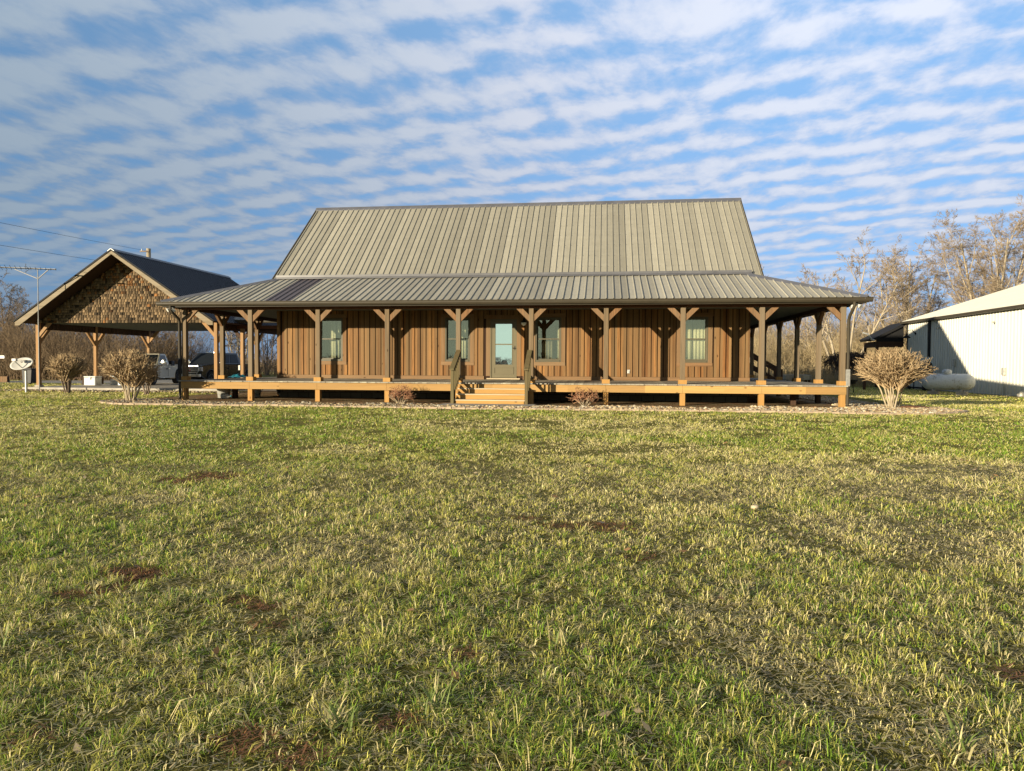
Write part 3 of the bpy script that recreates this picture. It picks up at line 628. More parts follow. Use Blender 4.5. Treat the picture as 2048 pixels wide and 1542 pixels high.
for sx in (PX0, PX1):
    for k, y in enumerate(side_y): post(sx, y, [(0, 1), (0, -1)] if k < 4 else [(0, -1), (1 if sx < 0 else -1, 0)])
for x in front_x[1:-1]: post(x, BPY, [(1, 0), (-1, 0)])
MB().box(PX0 - 0.075, PX1 + 0.075, PY - 0.075, PY + 0.075, BZ, BZ + 0.19).build('porch_beam', 'beam', house)
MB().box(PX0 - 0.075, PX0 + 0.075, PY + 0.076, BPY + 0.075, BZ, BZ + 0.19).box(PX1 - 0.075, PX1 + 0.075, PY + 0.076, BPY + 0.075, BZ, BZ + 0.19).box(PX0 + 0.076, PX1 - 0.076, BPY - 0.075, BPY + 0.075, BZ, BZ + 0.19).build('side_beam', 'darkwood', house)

# roofs
def rib_sheet(mb, A, B, C, D, spacing=0.2285, rh=0.027, rw=0.021, start=0.1):
    A, B, C, D = map(Vector, (A, B, C, D)); e = (B - A); T = e.length; e.normalize(); g = (D - A) - e * (D - A).dot(e); S = g.length; g.normalize(); n = e.cross(g)
    tD, tC = (D - A).dot(e), (C - A).dot(e)
    def top(t):
        v = 1.0
        if tD > 1e-6: v = min(v, t / tD)
        if T - tC > 1e-6: v = min(v, (T - t) / (T - tC))
        return max(0.0, v) * S
    prof = [(0.0, 0.0)]; t = start
    while t < T - 0.05:
        prof += [(t - rw, 0), (t - rw * 0.55, rh), (t + rw * 0.55, rh), (t + rw, 0)]; t += spacing
    prof += [(T, 0.0)] + [(q, 0.0) for q in (tD, tC) if 0.01 < q < T - 0.01 and min(abs(q - a) for a, _ in prof) > 0.001]
    prof = sorted(set(prof)); 
    vs = []
    for q, h in prof: vs += [A + e * q + n * h, A + e * q + g * top(q) + n * h]
    mb.add(vs, [(2 * i, 2 * i + 2, 2 * i + 3, 2 * i + 1) for i in range(len(prof) - 1)])
def slab(mb, pts, th):
    pts = [Vector(p) for p in pts]; n = (pts[1] - pts[0]).cross(pts[2] - pts[0]).normalized(); k = len(pts)
    mb.add([p - n * 0.004 for p in pts] + [p - n * th for p in pts], [tuple(range(k)), tuple(range(k, 2 * k))[::-1]] + [(i, k + i, k + (i + 1) % k, (i + 1) % k) for i in range(k)])
RY, RZ = 29.7, 7.97
SL = 0.834
RX0, RX1 = -12.32, 5.46
ey = 25.12
f = [(RX0, ey, RZ - SL * (RY - ey)), (RX1, ey, RZ - SL * (RY - ey)), (RX1, RY, RZ), (RX0, RY, RZ)]
b = [(RX1, 2 * RY - ey, f[0][2]), (RX0, 2 * RY - ey, f[0][2]), (RX0, RY, RZ), (RX1, RY, RZ)]
mb = MB(); rib_sheet(mb, *f)
roof = mb.build('main_roof', 'roof', house)
mb = MB(); rib_sheet(mb, *b); mb.build('back_roof_sheet', 'roof', roof)
mb = MB(); slab(mb, f, 0.10); slab(mb, b, 0.10); mb.build('roof_underlay', 'bronze', roof)
MB().prism([(-0.16, -0.125), (0, 0.03), (0.16, -0.125), (0.16, -0.105), (0, 0.055), (-0.16, -0.105)], (RX0 - 0.02, RY, RZ), (RX1 + 0.02, RY, RZ), (0, 1, 0), (0, 0, 1)).build('ridge_cap', 'flash', roof)
for xx in (RX0 - 0.012, RX1 - 0.028):
    mb = MB()
    for s in (1, -1):
        mb.add([(xx, RY - s * (RY - ey), f[0][2] + 0.03), (xx + 0.04, RY - s * (RY - ey), f[0][2] + 0.03), (xx + 0.04, RY, RZ + 0.03), (xx, RY, RZ + 0.03),
                (xx, RY - s * (RY - ey), f[0][2] - 0.13), (xx + 0.04, RY - s * (RY - ey), f[0][2] - 0.13), (xx + 0.04, RY, RZ - 0.14), (xx, RY, RZ - 0.14)],
               [(0, 1, 2, 3), (7, 6, 5, 4), (0, 4, 5, 1), (1, 5, 6, 2), (2, 6, 7, 3), (3, 7, 4, 0)])
    mb.build('rake_trim', 'bronze', roof)
EZ, TZ = 3.345, 4.43                          # porch roof: eave and top
EX0, EX1, EY0, EY1 = -14.86, 7.86, 22.50, 36.9
ci = [(WX0 + 0.1, WY - 0.02), (WX1 - 0.16, WY - 0.02), (WX1 - 0.16, BWY + 0.02), (WX0 + 0.1, BWY + 0.02)]; ce = [(EX0, EY0), (EX1, EY0), (EX1, EY1), (EX0, EY1)]
names = ['front', 'right', 'back', 'left']
proof = None
for i in range(4):
    j = (i + 1) % 4
    q = [(*ce[i], EZ), (*ce[j], EZ), (*ci[j], TZ), (*ci[i], TZ)]
    mb = MB(); rib_sheet(mb, *q, start=0.12)
    if i == 0:
        proof = mb.build('porch_roof', 'roof_porch', house)
        # one replaced sheet of another colour lies in the left half of the front slope
        A, B = Vector((-11.20, EY0, EZ)), Vector((-10.27, EY0, EZ)); g = Vector((0, WY - 0.02 - EY0, TZ - EZ)); n = Vector((0, -g.z, g.y)).normalized() * 0.003
        mb = MB(); t0 = 0.12 + 0.2285 * math.ceil((-11.20 - EX0 - 0.12) / 0.2285) + EX0
        rib_sheet(mb, A + n, B + n, B + g + n, A + g + n, start=t0 + 11.20, rh=0.028, rw=0.0225); mb.build('replaced_sheet', 'panel_mauve', proof)
    else: mb.build('side_roof_sheet', 'roof_porch', proof)
    mb = MB(); slab(mb, q, 0.07); mb.build('roof_underlay', 'bronze', proof)
for i in range(4):                              # hip caps
    a = Vector((*ce[i], EZ)); c = Vector((*ci[i], TZ)); d = (c - a).normalized(); side = d.cross(Vector((0, 0, 1))).normalized(); u = side.cross(d)
    MB().prism([(-0.15, -0.045), (0, 0.045), (0.15, -0.045), (0.15, -0.03), (0, 0.06), (-0.15, -0.03)], a - d * 0.02, c + d * 0.05, side, u).build('hip_cap', 'flash', proof)
MB().prism([(0, 0.035), (-0.11, -0.008), (-0.11, 0.012), (0, 0.055), (0.0, 0.14), (0.012, 0.14), (0.012, 0.035)], (WX0 - 0.05, WY - 0.045, TZ), (WX1 + 0.05, WY - 0.045, TZ), (0, 1, 0), (0, 0, 1)).build('wall_flashing', 'flash', proof)
# soffit ceiling
mb = MB()
for x0, x1, y0, y1 in ((PX0 + 0.08, PX1 - 0.08, PY + 0.08, WY - 0.04), (PX0 + 0.08, WX0 - 0.035, WY - 0.038, BPY - 0.08), (WX1 + 0.035, PX1 - 0.08, WY - 0.038, BPY - 0.08), (WX0 - 0.03, WX1 + 0.03, BWY + 0.2, BPY - 0.08)):
    mb.box(x0, x1, y0, y1, BZ + 0.13, BZ + 0.16)
mb.build('porch_ceiling', 'soffit', proof)
MB().box(EX0 + 0.06, EX1 - 0.06, EY0 + 0.06, PY - 0.077, 3.20, 3.215).box(EX0 + 0.06, PX0 - 0.077, PY - 0.076, EY1 - 0.06, 3.20, 3.215).box(PX1 + 0.077, EX1 - 0.06, PY - 0.076, EY1 - 0.06, 3.20, 3.215).build('eave_soffit', 'bronze', proof)
MB().box(EX0 + 0.03, EX1 - 0.03, EY0 + 0.03, EY0 + 0.055, 3.17, 3.33).box(EX0 + 0.03, EX0 + 0.055, EY0 + 0.056, EY1, 3.17, 3.33).box(EX1 - 0.055, EX1 - 0.03, EY0 + 0.056, EY1, 3.17, 3.33).build('fascia', 'bronze', proof)
gp = [(0.0, 0.0), (-0.09, 0.0), (-0.125, 0.055), (-0.125, 0.10), (-0.14, 0.12), (-0.14, 0.135), (-0.12, 0.135), (-0.115, 0.11), (-0.108, 0.055), (-0.085, 0.015), (0.0, 0.015)]
mb = MB(); mb.prism(gp, (EX0 - 0.13, EY0 + 0.029, 3.205), (EX1 + 0.13, EY0 + 0.029, 3.205), (0, 1, 0), (0, 0, 1))
mb.prism(gp, (EX1 - 0.029, EY0 + 0.03, 3.2049), (EX1 - 0.029, EY1, 3.2049), (-1, 0, 0), (0, 0, 1)); mb.prism(gp, (EX0 + 0.029, EY0 + 0.03, 3.2049), (EX0 + 0.029, EY1, 3.2049), (1, 0, 0), (0, 0, 1))
mb.build('gutter', 'bronze', proof)
for sx, px_, s in ((-14.50, PX0, -1), (7.48, PX1, 1)):
    x = px_ + s * 0.13; y = PY - 0.12
    d = MB().tube([(sx + s * 0.0, EY0 - 0.04, 3.21), (sx, EY0 - 0.03, 3.08), (sx - s * 0.02, EY0 + 0.05, 2.98), (x, y - 0.05, 2.78), (x, y, 2.68), (x, y, 0.12), (x, y - 0.03, 0.05)], 0.048, 8).build('downspout', 'bronze', house, smooth=True)
    if s > 0: MB().box(x - 0.056, x + 0.056, y - 0.056, y + 0.05, 0.66, 1.18).build('repair_sleeve', 'sleeve', d, bevel=0.01)
    else: MB().box(x - 0.058, x + 0.058, y - 0.056, y + 0.052, 0.9, 1.45).build('repair_sleeve', 'blackplastic', d, bevel=0.02)
    fx = EX1 - 0.30 if s > 0 else EX0 + 0.33
    fl = MB().cyl((fx, EY0 + 0.10, 3.13), (fx, EY0 + 0.10, 3.199), 0.05).build('floodlight', 'whiteplastic', house)
    for k in (-1, 1): MB().cyl((fx + 0.03 * k, EY0 + 0.10, 3.13), (fx + 0.11 * k, EY0 + 0.0, 3.06), 0.03, 0.07, 14).build('lamp_head', 'whiteplastic', fl)

# front steps with railings
steps = None
sx0, sx1 = -4.62, -2.38; ys = [22.83, 22.54, 22.25, 21.96]; rise = DZ / 4
mb = MB()
for k in range(1, 4):
    z = DZ - rise * k; y1 = 22.85 - 0.29 * (k - 1); mb.box(sx0, sx1, y1 - 0.31, y1 - 0.012, z - 0.035, z)
steps = mb.build('front_steps', 'tread', house, bevel=0.004)
mb = MB()
for k in range(1, 4):
    z = DZ - rise * k; y1 = 22.85 - 0.29 * k; mb.box(sx0 + 0.03, sx1 - 0.03, y1 + 0.0, y1 + 0.02, z - rise + 0.001 if k < 3 else 0.045, z - 0.036)
mb.build('riser', 'riser', steps)
mb = MB()
for xx in (sx0 + 0.001, sx1 - 0.04): mb.prism([(22.84, 0.04), (22.84, 0.60), (22.0, 0.12), (22.0, 0.04)], (xx, 0, 0), (xx + 0.028, 0, 0), (0, 1, 0), (0, 0, 1))
mb.build('stringer', 'fresh_v', steps)
for sx in (sx0 - 0.05, sx1 + 0.05):
    rl = MB().box(sx - 0.05, sx + 0.05, 21.90, 22.0, 0.03, 1.12).build('railing', 'rail', steps, bevel=0.006)
    MB().beam((sx, 21.84, 1.125), (sx, 22.93, 1.735), 0.15, 0.04).box(sx - 0.075, sx + 0.075, 21.80, 21.88, 1.10, 1.135).build('handrail', 'rail', rl)
    MB().beam((sx, 22.0, 1.10), (sx, 22.92, 1.62), 0.04, 0.10).beam((sx, 22.0, 0.35), (sx, 22.92, 0.90), 0.04, 0.09).build('rail_bar', 'rail', rl)
    for k in range(5):
        y = 22.14 + 0.16 * k; z = (y - 22.0) * 0.565
        MB().box(sx + 0.021, sx + 0.055, y, y + 0.035, 0.30 + z, 1.12 + z).build('baluster', 'rail', rl)

# back steps at the far right corner of the porch, seen through it
MB().box(4.8, 7.42, 36.585, 37.7, DZ - 0.04, DZ).build('landing', 'deck', house)
bs = MB()
for k in range(4): bs.box(7.43 + 0.3 * k, 7.76 + 0.3 * k, 36.5, 37.6, DZ - 0.17 * (k + 1) - 0.04, DZ - 0.17 * (k + 1))
bs = bs.build('side_steps', 'deck', house)
for yy, dx_ in ((36.45, 0.0), (37.66, 0.0)):
    r = MB().beam((6.95 + dx_, yy, 2.10), (8.75 + dx_, yy, 1.05), 0.06, 0.13).build('stair_rail', 'darkwood', bs)
    MB().beam((6.95 + dx_, yy, 1.52), (8.75 + dx_, yy, 0.47), 0.05, 0.12).build('lower_rail', 'darkwood', r)
    for k in range(6):
        xx = 7.1 + 0.26 * k + dx_; zz = 2.10 - (xx - 6.95 - dx_) * 0.583; MB().box(xx, xx + 0.07, yy - 0.02, yy + 0.02, zz - 0.60, zz - 0.03).build('baluster', 'darkwood', r)
    MB().box(8.70 + dx_, 8.82 + dx_, yy - 0.06, yy + 0.06, -0.05, 1.12).build('newel', 'darkwood', r)

# ================================================================== CARPORT
GC = -21.95; CY0, CY1 = 30.75, 39.1; CX0, CX1 = -26.6, -17.6; CE = 3.16
car = thing('carport', 'open timber carport with cedar shingled gable and black metal roof', 'carport', (GC, 34.6, 0))
MB().box(CX0 - 0.4, CX1 + 0.35, 30.2, 39.6, -0.1, 0.11).build('floor_slab', 'concrete', car, bevel=0.02)
cps = []
for sx in (CX0, CX1):
    for k, y in enumerate((CY0, 34.6, 39.05)):
        p = MB().box(sx - 0.078, sx + 0.078, y - 0.078, y + 0.078, 0.111, CE - 0.001).build('post', 'carbeam', car, bevel=0.008); cps.append(p)
        ds = [(0, 1)] if k == 0 else ([(0, -1)] if k == 2 else [(0, 1), (0, -1)])
        if k != 1: ds.append((1 if sx < GC else -1, 0))
        for ux, uy in ds:
            n = Vector((-uy, ux, 0)) * 0.05; c = Vector((sx, y, CE if ux else 2.84))
            MB().prism([(0.0785, -0.70), (0.0785, -0.50), (0.51, -0.002), (0.71, -0.002)], c - n, c + n, (ux, uy, 0), (0, 0, 1)).build('brace', 'carbeam', p)
        MB().box(sx - 0.13, sx + 0.13, y - 0.13, y + 0.13, 0.10, 0.2).build('post_base', 'concrete', p)
MB().box(CX0 - 0.1, CX1 + 0.1, CY0 + 0.1, 39.2, CE, CE + 0.03).build('ceiling', 'soffit', car)
for sx in (CX0, CX1):
    mb = MB(); mb.box(sx - 0.03, sx + 0.03, CY0 + 0.1, 38.95, 2.84, CE - 0.001)
    for k in range(40): mb.box(sx - 0.045, sx - 0.0301, CY0 + 0.2 + 0.22 * k, CY0 + 0.3 + 0.22 * k, 2.84, CE - 0.002).box(sx + 0.0301, sx + 0.045, CY0 + 0.2 + 0.22 * k, CY0 + 0.3 + 0.22 * k, 2.84, CE - 0.002)
    mb.build('side_header', 'darkwood', car)
PK = 6.36; EXL, EXR = GC - 4.85, GC + 4.85; pit = (PK - 3.16) / 4.85
gb = CE - 0.0
MB().prism([(-4.62, gb), (4.62, gb), (0, PK - 0.16)], (GC, CY0 - 0.06, 0), (GC, CY0 + 0.1, 0), (1, 0, 0), (0, 0, 1)).build('gable_wall', 'darkwood', car)
MB().prism([(-4.62, gb), (4.62, gb), (0, PK - 0.16)], (GC, CY1, 0), (GC, CY1 + 0.1, 0), (1, 0, 0), (0, 0, 1)).build('back_gable_wall', 'darkwood', car)
# shingle courses: each shingle a little tilted slab, colours vary from grey to orange brown
rr = random.Random(21); mbv = []; mbf = []; mbc = []
rows = 19; ch = 0.122; z = CE - 0.02
for r in range(30):
    zb = z + r * ch; half = (PK - 0.16 - zb) / pit * 0.985
    if half < 0.12: break
    x = -half + rr.uniform(0, 0.1)
    while x < half - 0.05:
        wd = min(rr.uniform(0.08, 0.2), half - x); xa, xb = GC + x, GC + x + wd - 0.006
        zt_ = min(zb + ch * 1.22, PK - 0.16 - pit * max(abs(x), abs(x + wd)) + 0.10); zz = zb + rr.uniform(-0.004, 0.004)
        y0, y1 = CY0 - 0.098 + rr.uniform(-0.006, 0.006), CY0 - 0.075; k = len(mbv)
        mbv += [(xa, y0, zz), (xb, y0, zz), (xb, y1 - 0.003, zt_), (xa, y1 - 0.003, zt_), (xa, CY0 - 0.061, zz), (xb, CY0 - 0.061, zz), (xb, CY0 - 0.061, zt_), (xa, CY0 - 0.061, zt_)]
        mbf += [(k, k + 1, k + 2, k + 3), (k, k + 4, k + 5, k + 1), (k, k + 3, k + 7, k + 4), (k + 1, k + 5, k + 6, k + 2)]
        hgt = (zb - CE) / 3.0; edge = 1 - min(1, (half - abs(x)) / 1.2)
        o = rr.random() < 0.03 + 1.0 * max(hgt - 0.35, 0.75 * edge * (x > 0))
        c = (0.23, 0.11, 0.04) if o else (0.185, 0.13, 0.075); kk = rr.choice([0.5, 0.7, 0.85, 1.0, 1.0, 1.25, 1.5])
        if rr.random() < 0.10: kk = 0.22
        lo_, hi_ = tuple(q * kk * 1.15 for q in c), tuple(q * kk * 0.42 for q in c); mbc += [lo_, lo_, hi_, hi_, lo_, lo_, hi_, hi_]; x += wd  # tops painted darker for weathering and the shade line under each course
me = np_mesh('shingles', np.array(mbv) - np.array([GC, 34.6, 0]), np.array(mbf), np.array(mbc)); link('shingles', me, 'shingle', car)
RYA, RYB = 29.6, 39.75
L = [(EXL, RYA, 3.16), (EXL, RYB, 3.16), (GC, RYB, PK), (GC, RYA, PK)][::-1]
mb = MB(); rib_sheet(mb, (EXL, RYB, 3.16), (EXL, RYA, 3.16), (GC, RYA, PK), (GC, RYB, PK)); rib_sheet(mb, (EXR, RYA, 3.16), (EXR, RYB, 3.16), (GC, RYB, PK), (GC, RYA, PK))
crf = mb.build('roof', 'roof_black', car)
mb = MB(); slab(mb, [(EXL, RYB, 3.16), (EXL, RYA + 0.041, 3.16), (GC, RYA + 0.041, PK), (GC, RYB, PK)], 0.09); slab(mb, [(EXR, RYA + 0.041, 3.16), (EXR, RYB, 3.16), (GC, RYB, PK), (GC, RYA + 0.041, PK)], 0.09); mb.build('roof_underlay', 'darkwood', crf)
MB().prism([(-0.16, -0.08), (0, 0.03), (0.16, -0.08), (0.16, -0.05), (0, 0.06), (-0.16, -0.05)], (GC, RYA - 0.03, PK), (GC, RYB + 0.02, PK), (1, 0, 0), (0, 0, 1)).build('ridge_cap', 'roof_black', crf)
mb = MB()
for s in (-1, 1):
    mb.prism([(0, PK - 0.045), (s * 4.84, 3.115), (s * 4.84, 2.97), (s * 4.62, 2.97), (0, PK - 0.20)][::s], (GC, RYA, 0), (GC, RYA + 0.04, 0), (1, 0, 0), (0, 0, 1))
mb.build('rake_board', 'rake', crf)
mb = MB()
for s in (-1, 1): mb.prism([(0, PK + 0.045), (s * 4.90, 3.19), (s * 4.90, 3.116), (0, PK - 0.044)][::s], (GC, RYA - 0.025, 0), (GC, RYA + 0.04, 0), (1, 0, 0), (0, 0, 1))
mb.build('edge_trim', 'black', crf)

# covered walk from the carport to the back porch
bw = thing('covered_walkway', 'small metal roofed walkway between the carport and the farmhouse', 'walkway', (-16.5, 33.5, 0))
mb = MB(); rib_sheet(mb, (-19.2, 31.9, 3.33), (-12.8, 31.9, 3.33), (-12.8, 34.3, 4.05), (-19.2, 34.3, 4.05)); rf = mb.build('roof', 'roof_porch', bw)
mb = MB(); slab(mb, [(-19.2, 31.9, 3.33), (-12.8, 31.9, 3.33), (-12.8, 34.3, 4.05), (-19.2, 34.3, 4.05)], 0.06); mb.build('roof_underlay', 'bronze', rf)
MB().prism(gp, (-19.3, 31.9, 3.19), (-14.5, 31.9, 3.19), (0, 1, 0), (0, 0, 1)).build('gutter', 'bronze', rf)
MB().box(-19.2, -14.5, 32.5, 32.64, 2.95, 3.10).build('beam', 'beam', bw)
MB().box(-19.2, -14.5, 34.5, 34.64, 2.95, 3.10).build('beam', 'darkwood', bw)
for x, y in ((-17.3, 32.6), (-15.0, 34.6)):
    p = MB().box(x - 0.075, x + 0.075, y - 0.09, y + 0.09, 0.0, 2.949).build('post', 'carbeam', bw, bevel=0.008)
    for ux in (-1, 1): MB().prism([(0.08, -0.56), (0.08, -0.35), (0.36, -0.002), (0.57, -0.002)], (x, y - 0.04, 2.949), (x, y + 0.04, 2.949), (ux, 0, 0), (0, 0, 1)).build('brace', 'darkwood', p)
    MB().box(x - 0.17, x - 0.078, y - 0.12, y - 0.05, 0.95, 1.18).build('outlet_box', 'whiteplastic', p)

# ================================================================== WHITE METAL BUILDING
shp = thing('metal_shop_building', 'white ribbed steel workshop building with low gable roof and black trim', 'building', (28.54, 39.6, -0.2))
SX, SY0, SY1, SE, SR, SB = 20.85, 18.6, 52.1, 4.42, 7.0, -0.19  # building, lean-to, wall items and gas tank: coordinates scaled up about the camera
RX = 28.54; HW = RX - SX; DS = 48.7
mb = MB(); y = SY0
V = []
pr = []
while y < SY1 - 0.12:
    pr += [(y, 0), (y + 0.13, 0), (y + 0.145, -0.035), (y + 0.195, -0.035), (y + 0.21, 0)]; y += 0.30
pr.append((SY1, 0)); 
vs = []
for yy, d in pr: vs += [(SX + d, yy, SB), (SX + d, yy, SE)]
mb.add(vs, [(2 * i, 2 * i + 1, 2 * i + 3, 2 * i + 2) for i in range(len(pr) - 1)])
mb.build('side_wall', 'wall_white', shp)
MB().box(SX + 0.02, SX + 2 * HW, SY1 - 0.15, SY1, SB, SE).box(SX + 0.02, SX + 2 * HW, SY0, SY0 + 0.15, SB, SE).box(SX + 2 * HW - 0.15, SX + 2 * HW + 0.01, SY0 + 0.15, SY1 - 0.15, SB, SE).box(SX + 0.02, SX + 0.12, SY0 + 0.15, SY1 - 0.15, SB, SE).prism([(0.02, SE), (2 * HW - 0.02, SE), (HW, SR - 0.05)], (SX, SY0, 0), (SX, SY0 + 0.15, 0), (1, 0, 0), (0, 0, 1)).prism([(0.02, SE), (2 * HW - 0.02, SE), (HW, SR - 0.05)], (SX, SY1 - 0.15, 0), (SX, SY1, 0), (1, 0, 0), (0, 0, 1)).build('wall', 'wall_white', shp)
MB().box(SX - 0.1, SX + 2 * HW + 0.1, SY0 - 0.1, SY1 + 0.1, -0.5, SB + 0.01).build('foundation', 'concrete', shp)
mb = MB(); rib_sheet(mb, (SX - 0.3, SY1 + 0.35, SE - 0.06), (SX - 0.3, SY0 - 0.3, SE - 0.06), (RX, SY0 - 0.3, SR), (RX, SY1 + 0.35, SR)); rib_sheet(mb, (SX + 2 * HW + 0.3, SY0 - 0.3, SE - 0.06), (SX + 2 * HW + 0.3, SY1 + 0.35, SE - 0.06), (RX, SY1 + 0.35, SR), (RX, SY0 - 0.3, SR))
rf = mb.build('roof', 'roof_white', shp)
mb = MB(); slab(mb, [(SX - 0.29, SY1 + 0.34, SE - 0.06), (SX - 0.29, SY0 - 0.3, SE - 0.06), (RX, SY0 - 0.3, SR), (RX, SY1 + 0.34, SR)], 0.08); mb.build('roof_underlay', 'wall_white', rf)
MB().box(SX - 0.36, SX - 0.305, SY0 - 0.3, SY1 + 0.35, SE - 0.20, SE - 0.05).box(SX - 0.304, SX - 0.03, SY0 - 0.3, SY1 + 0.35, SE - 0.20, SE - 0.185).build('eave_trim', 'bronze', rf)
MB().prism([(-HW, SE - 0.1), (0, SR + 0.02), (0, SR - 0.12), (-HW, SE - 0.24)], (RX, SY1 + 0.352, 0), (RX, SY1 + 0.38, 0), (1, 0, 0), (0, 0, 1)).build('rake_trim', 'black', rf)
MB().box(SX - 0.07, SX - 0.025, DS - 0.16, DS + 0.16, SB, SE - 0.21).build('downspout', 'black', shp)
MB().box(SX - 0.04, SX - 0.024, SY1 - 0.1, SY1 + 0.02, SB, SE - 0.21).build('corner_trim', 'black', shp)
MB().box(SX - 0.05, SX - 0.024, DS + 0.161, SY1 - 0.1, SB + 0.011, SB + 0.12).build('base_trim', 'black', shp)
# lean-to on the far part of the building
lt = thing('lean_to', 'black roofed lean-to porch at the far corner of the white building', 'lean-to', (19.8, 53.5, -0.2))
mb = MB(); slab(mb, [(18.75, 52.5, 3.22), (20.9, 52.5, 4.36), (20.9, 55.2, 4.36), (18.75, 55.2, 3.22)], 0.18); mb.build('roof', 'black', lt)
MB().box(19.05, 20.84, 52.7, 52.82, 2.62, 3.02).build('beam', 'darkwood', lt)
MB().prism([(19.05, 3.021), (20.84, 3.021), (20.84, 4.12), (19.05, 3.18)], (0, 52.72, 0), (0, 52.80, 0), (1, 0, 0), (0, 0, 1)).build('dark_infill', 'black', lt)  # black sheet added to stand for the dark underside of the roof
MB().box(19.05, 19.17, 52.83, 55.1, 2.62, 3.02).build('beam', 'darkwood', lt)
for yy in (52.76, 55.0): MB().box(19.03, 19.19, yy - 0.08, yy + 0.08, -0.3, 2.619).build('post', 'darkwood', lt)
MB().tube([(18.8, 52.4, 3.10), (18.6, 52.35, 3.15), (18.35, 52.3, 3.5), (18.0, 52.3, 3.62)], 0.06).build('bent_spout', 'galv', lt)
def at(name, label, cat, b): pass
# things fixed to or standing by the white wall
g = thing('barn_lamp', 'black gooseneck barn lamp on the white wall left of the black downspout', 'wall lamp', (SX, 50.8, 3.5))
MB().cyl((SX - 0.005, 50.8, 3.50), (SX - 0.05, 50.8, 3.50), 0.08).tube([(SX - 0.05, 50.8, 3.5), (SX - 0.25, 50.8, 3.75), (SX - 0.5, 50.8, 3.68), (SX - 0.58, 50.8, 3.45)], 0.02).build('arm', 'black', g)
MB().lathe([(0.04, 0.24), (0.07, 0.18), (0.24, 0.03), (0.25, 0.0), (0.22, 0.005)], (SX - 0.58, 50.8, 3.2)).build('shade', 'black', g, smooth=True)
for (yy, zz, lb) in ((47.4, 3.7, 'small white camera on the white wall just right of the downspout'), (41.0, 3.7, 'small white camera on the white wall above the grey conduit box')):
    c = thing('security_camera', lb, 'camera', (SX, yy, zz)); MB().cyl((SX - 0.024, yy, zz), (SX - 0.08, yy, zz), 0.05).build('mount', 'whiteplastic', c); MB().cyl((SX - 0.08, yy, zz - 0.01), (SX - 0.24, yy - 0.1, zz - 0.05), 0.045).build('camera_body', 'galv', c)
for (yy, zz, h, lb) in ((45.3, 1.36, 0.36, 'grey electric box on a pipe behind the silver gas tank'), (40.0, 0.9, 0.34, 'grey electric box on a thin pipe right of the gas tank')):
    c = thing('electric_box', lb, 'electric box', (SX, yy, -0.2)); MB().box(SX - 0.15, SX - 0.024, yy - 0.12, yy + 0.12, zz - 0.05, zz + h).build('box', 'galv', c, bevel=0.01); MB().cyl((SX - 0.08, yy, -0.25), (SX - 0.08, yy, zz - 0.05), 0.022).build('pipe', 'galv', c)
c = thing('water_hydrant', 'black yard hydrant by the white wall left of the downspout', 'hydrant', (20.3, 49.6, -0.2))
MB().cyl((20.3, 49.6, -0.3), (20.3, 49.6, 0.62), 0.035).build('pipe', 'black', c); MB().cyl((20.3, 49.6, 0.62), (20.3, 49.6, 0.82), 0.06).cyl((20.3, 49.6, 0.72), (20.16, 49.5, 0.68), 0.03).build('spout', 'black', c); MB().beam((20.3, 49.6, 0.82), (20.4, 49.4, 0.70), 0.03, 0.02).build('handle', 'black', c)
c = thing('covered_heater', 'tall narrow black covered patio heater by the base of the downspout', 'heater', (20.2, 47.3, -0.2))
MB().lathe([(0.34, 0.0), (0.35, 0.3), (0.26, 0.8), (0.23, 1.4), (0.2, 1.7), (0.05, 1.78)], (20.2, 47.3, -0.22), n=14).build('cover', 'blackplastic', c, smooth=True)
MB().lathe([(0.05, 0), (0.10, 0.06), (0.18, 0.15), (0.02, 0.34)], (20.2, 47.3, 1.56), n=8).build('lantern_top', 'galv', c)
c = thing('wire_cart', 'low dark wire garden cart beside the white wall', 'cart', (19.6, 50.2, -0.2)); cx_, cy_, cz_ = 19.2, 49.8, -0.2
mb = MB()
for zz in (0.14, 0.40):
    mb.tube([(cx_, cy_, cz_ + zz), (cx_ + 0.95, cy_, cz_ + zz), (cx_ + 0.95, cy_ + 0.9, cz_ + zz), (cx_, cy_ + 0.9, cz_ + zz), (cx_, cy_, cz_ + zz)], 0.02, 6)
for k in range(6): mb.cyl((cx_ + 0.19 * k, cy_, cz_ + 0.14), (cx_ + 0.19 * k, cy_, cz_ + 0.40), 0.012, n=6)
mb.build('frame', 'black', c); MB().tube([(cx_, cy_, cz_ + 0.40), (cx_ - 0.05, cy_, cz_ + 0.6), (cx_ + 0.7, cy_, cz_ + 0.64), (cx_ + 0.95, cy_, cz_ + 0.40)], 0.022, 6).build('handle', 'black', c); MB().box(cx_ + 0.05, cx_ + 0.9, cy_ + 0.05, cy_ + 0.85, cz_ + 0.15, cz_ + 0.30).build('tray', 'blackplastic', c)
for q in ((cx_ + 0.06, cy_ - 0.03), (cx_ + 0.9, cy_ - 0.03), (cx_ + 0.06, cy_ + 0.93), (cx_ + 0.9, cy_ + 0.93)): MB().cyl((q[0], q[1] - 0.03, cz_ + 0.1), (q[0], q[1] + 0.03, cz_ + 0.1), 0.1).build('wheel', 'tyre', c)
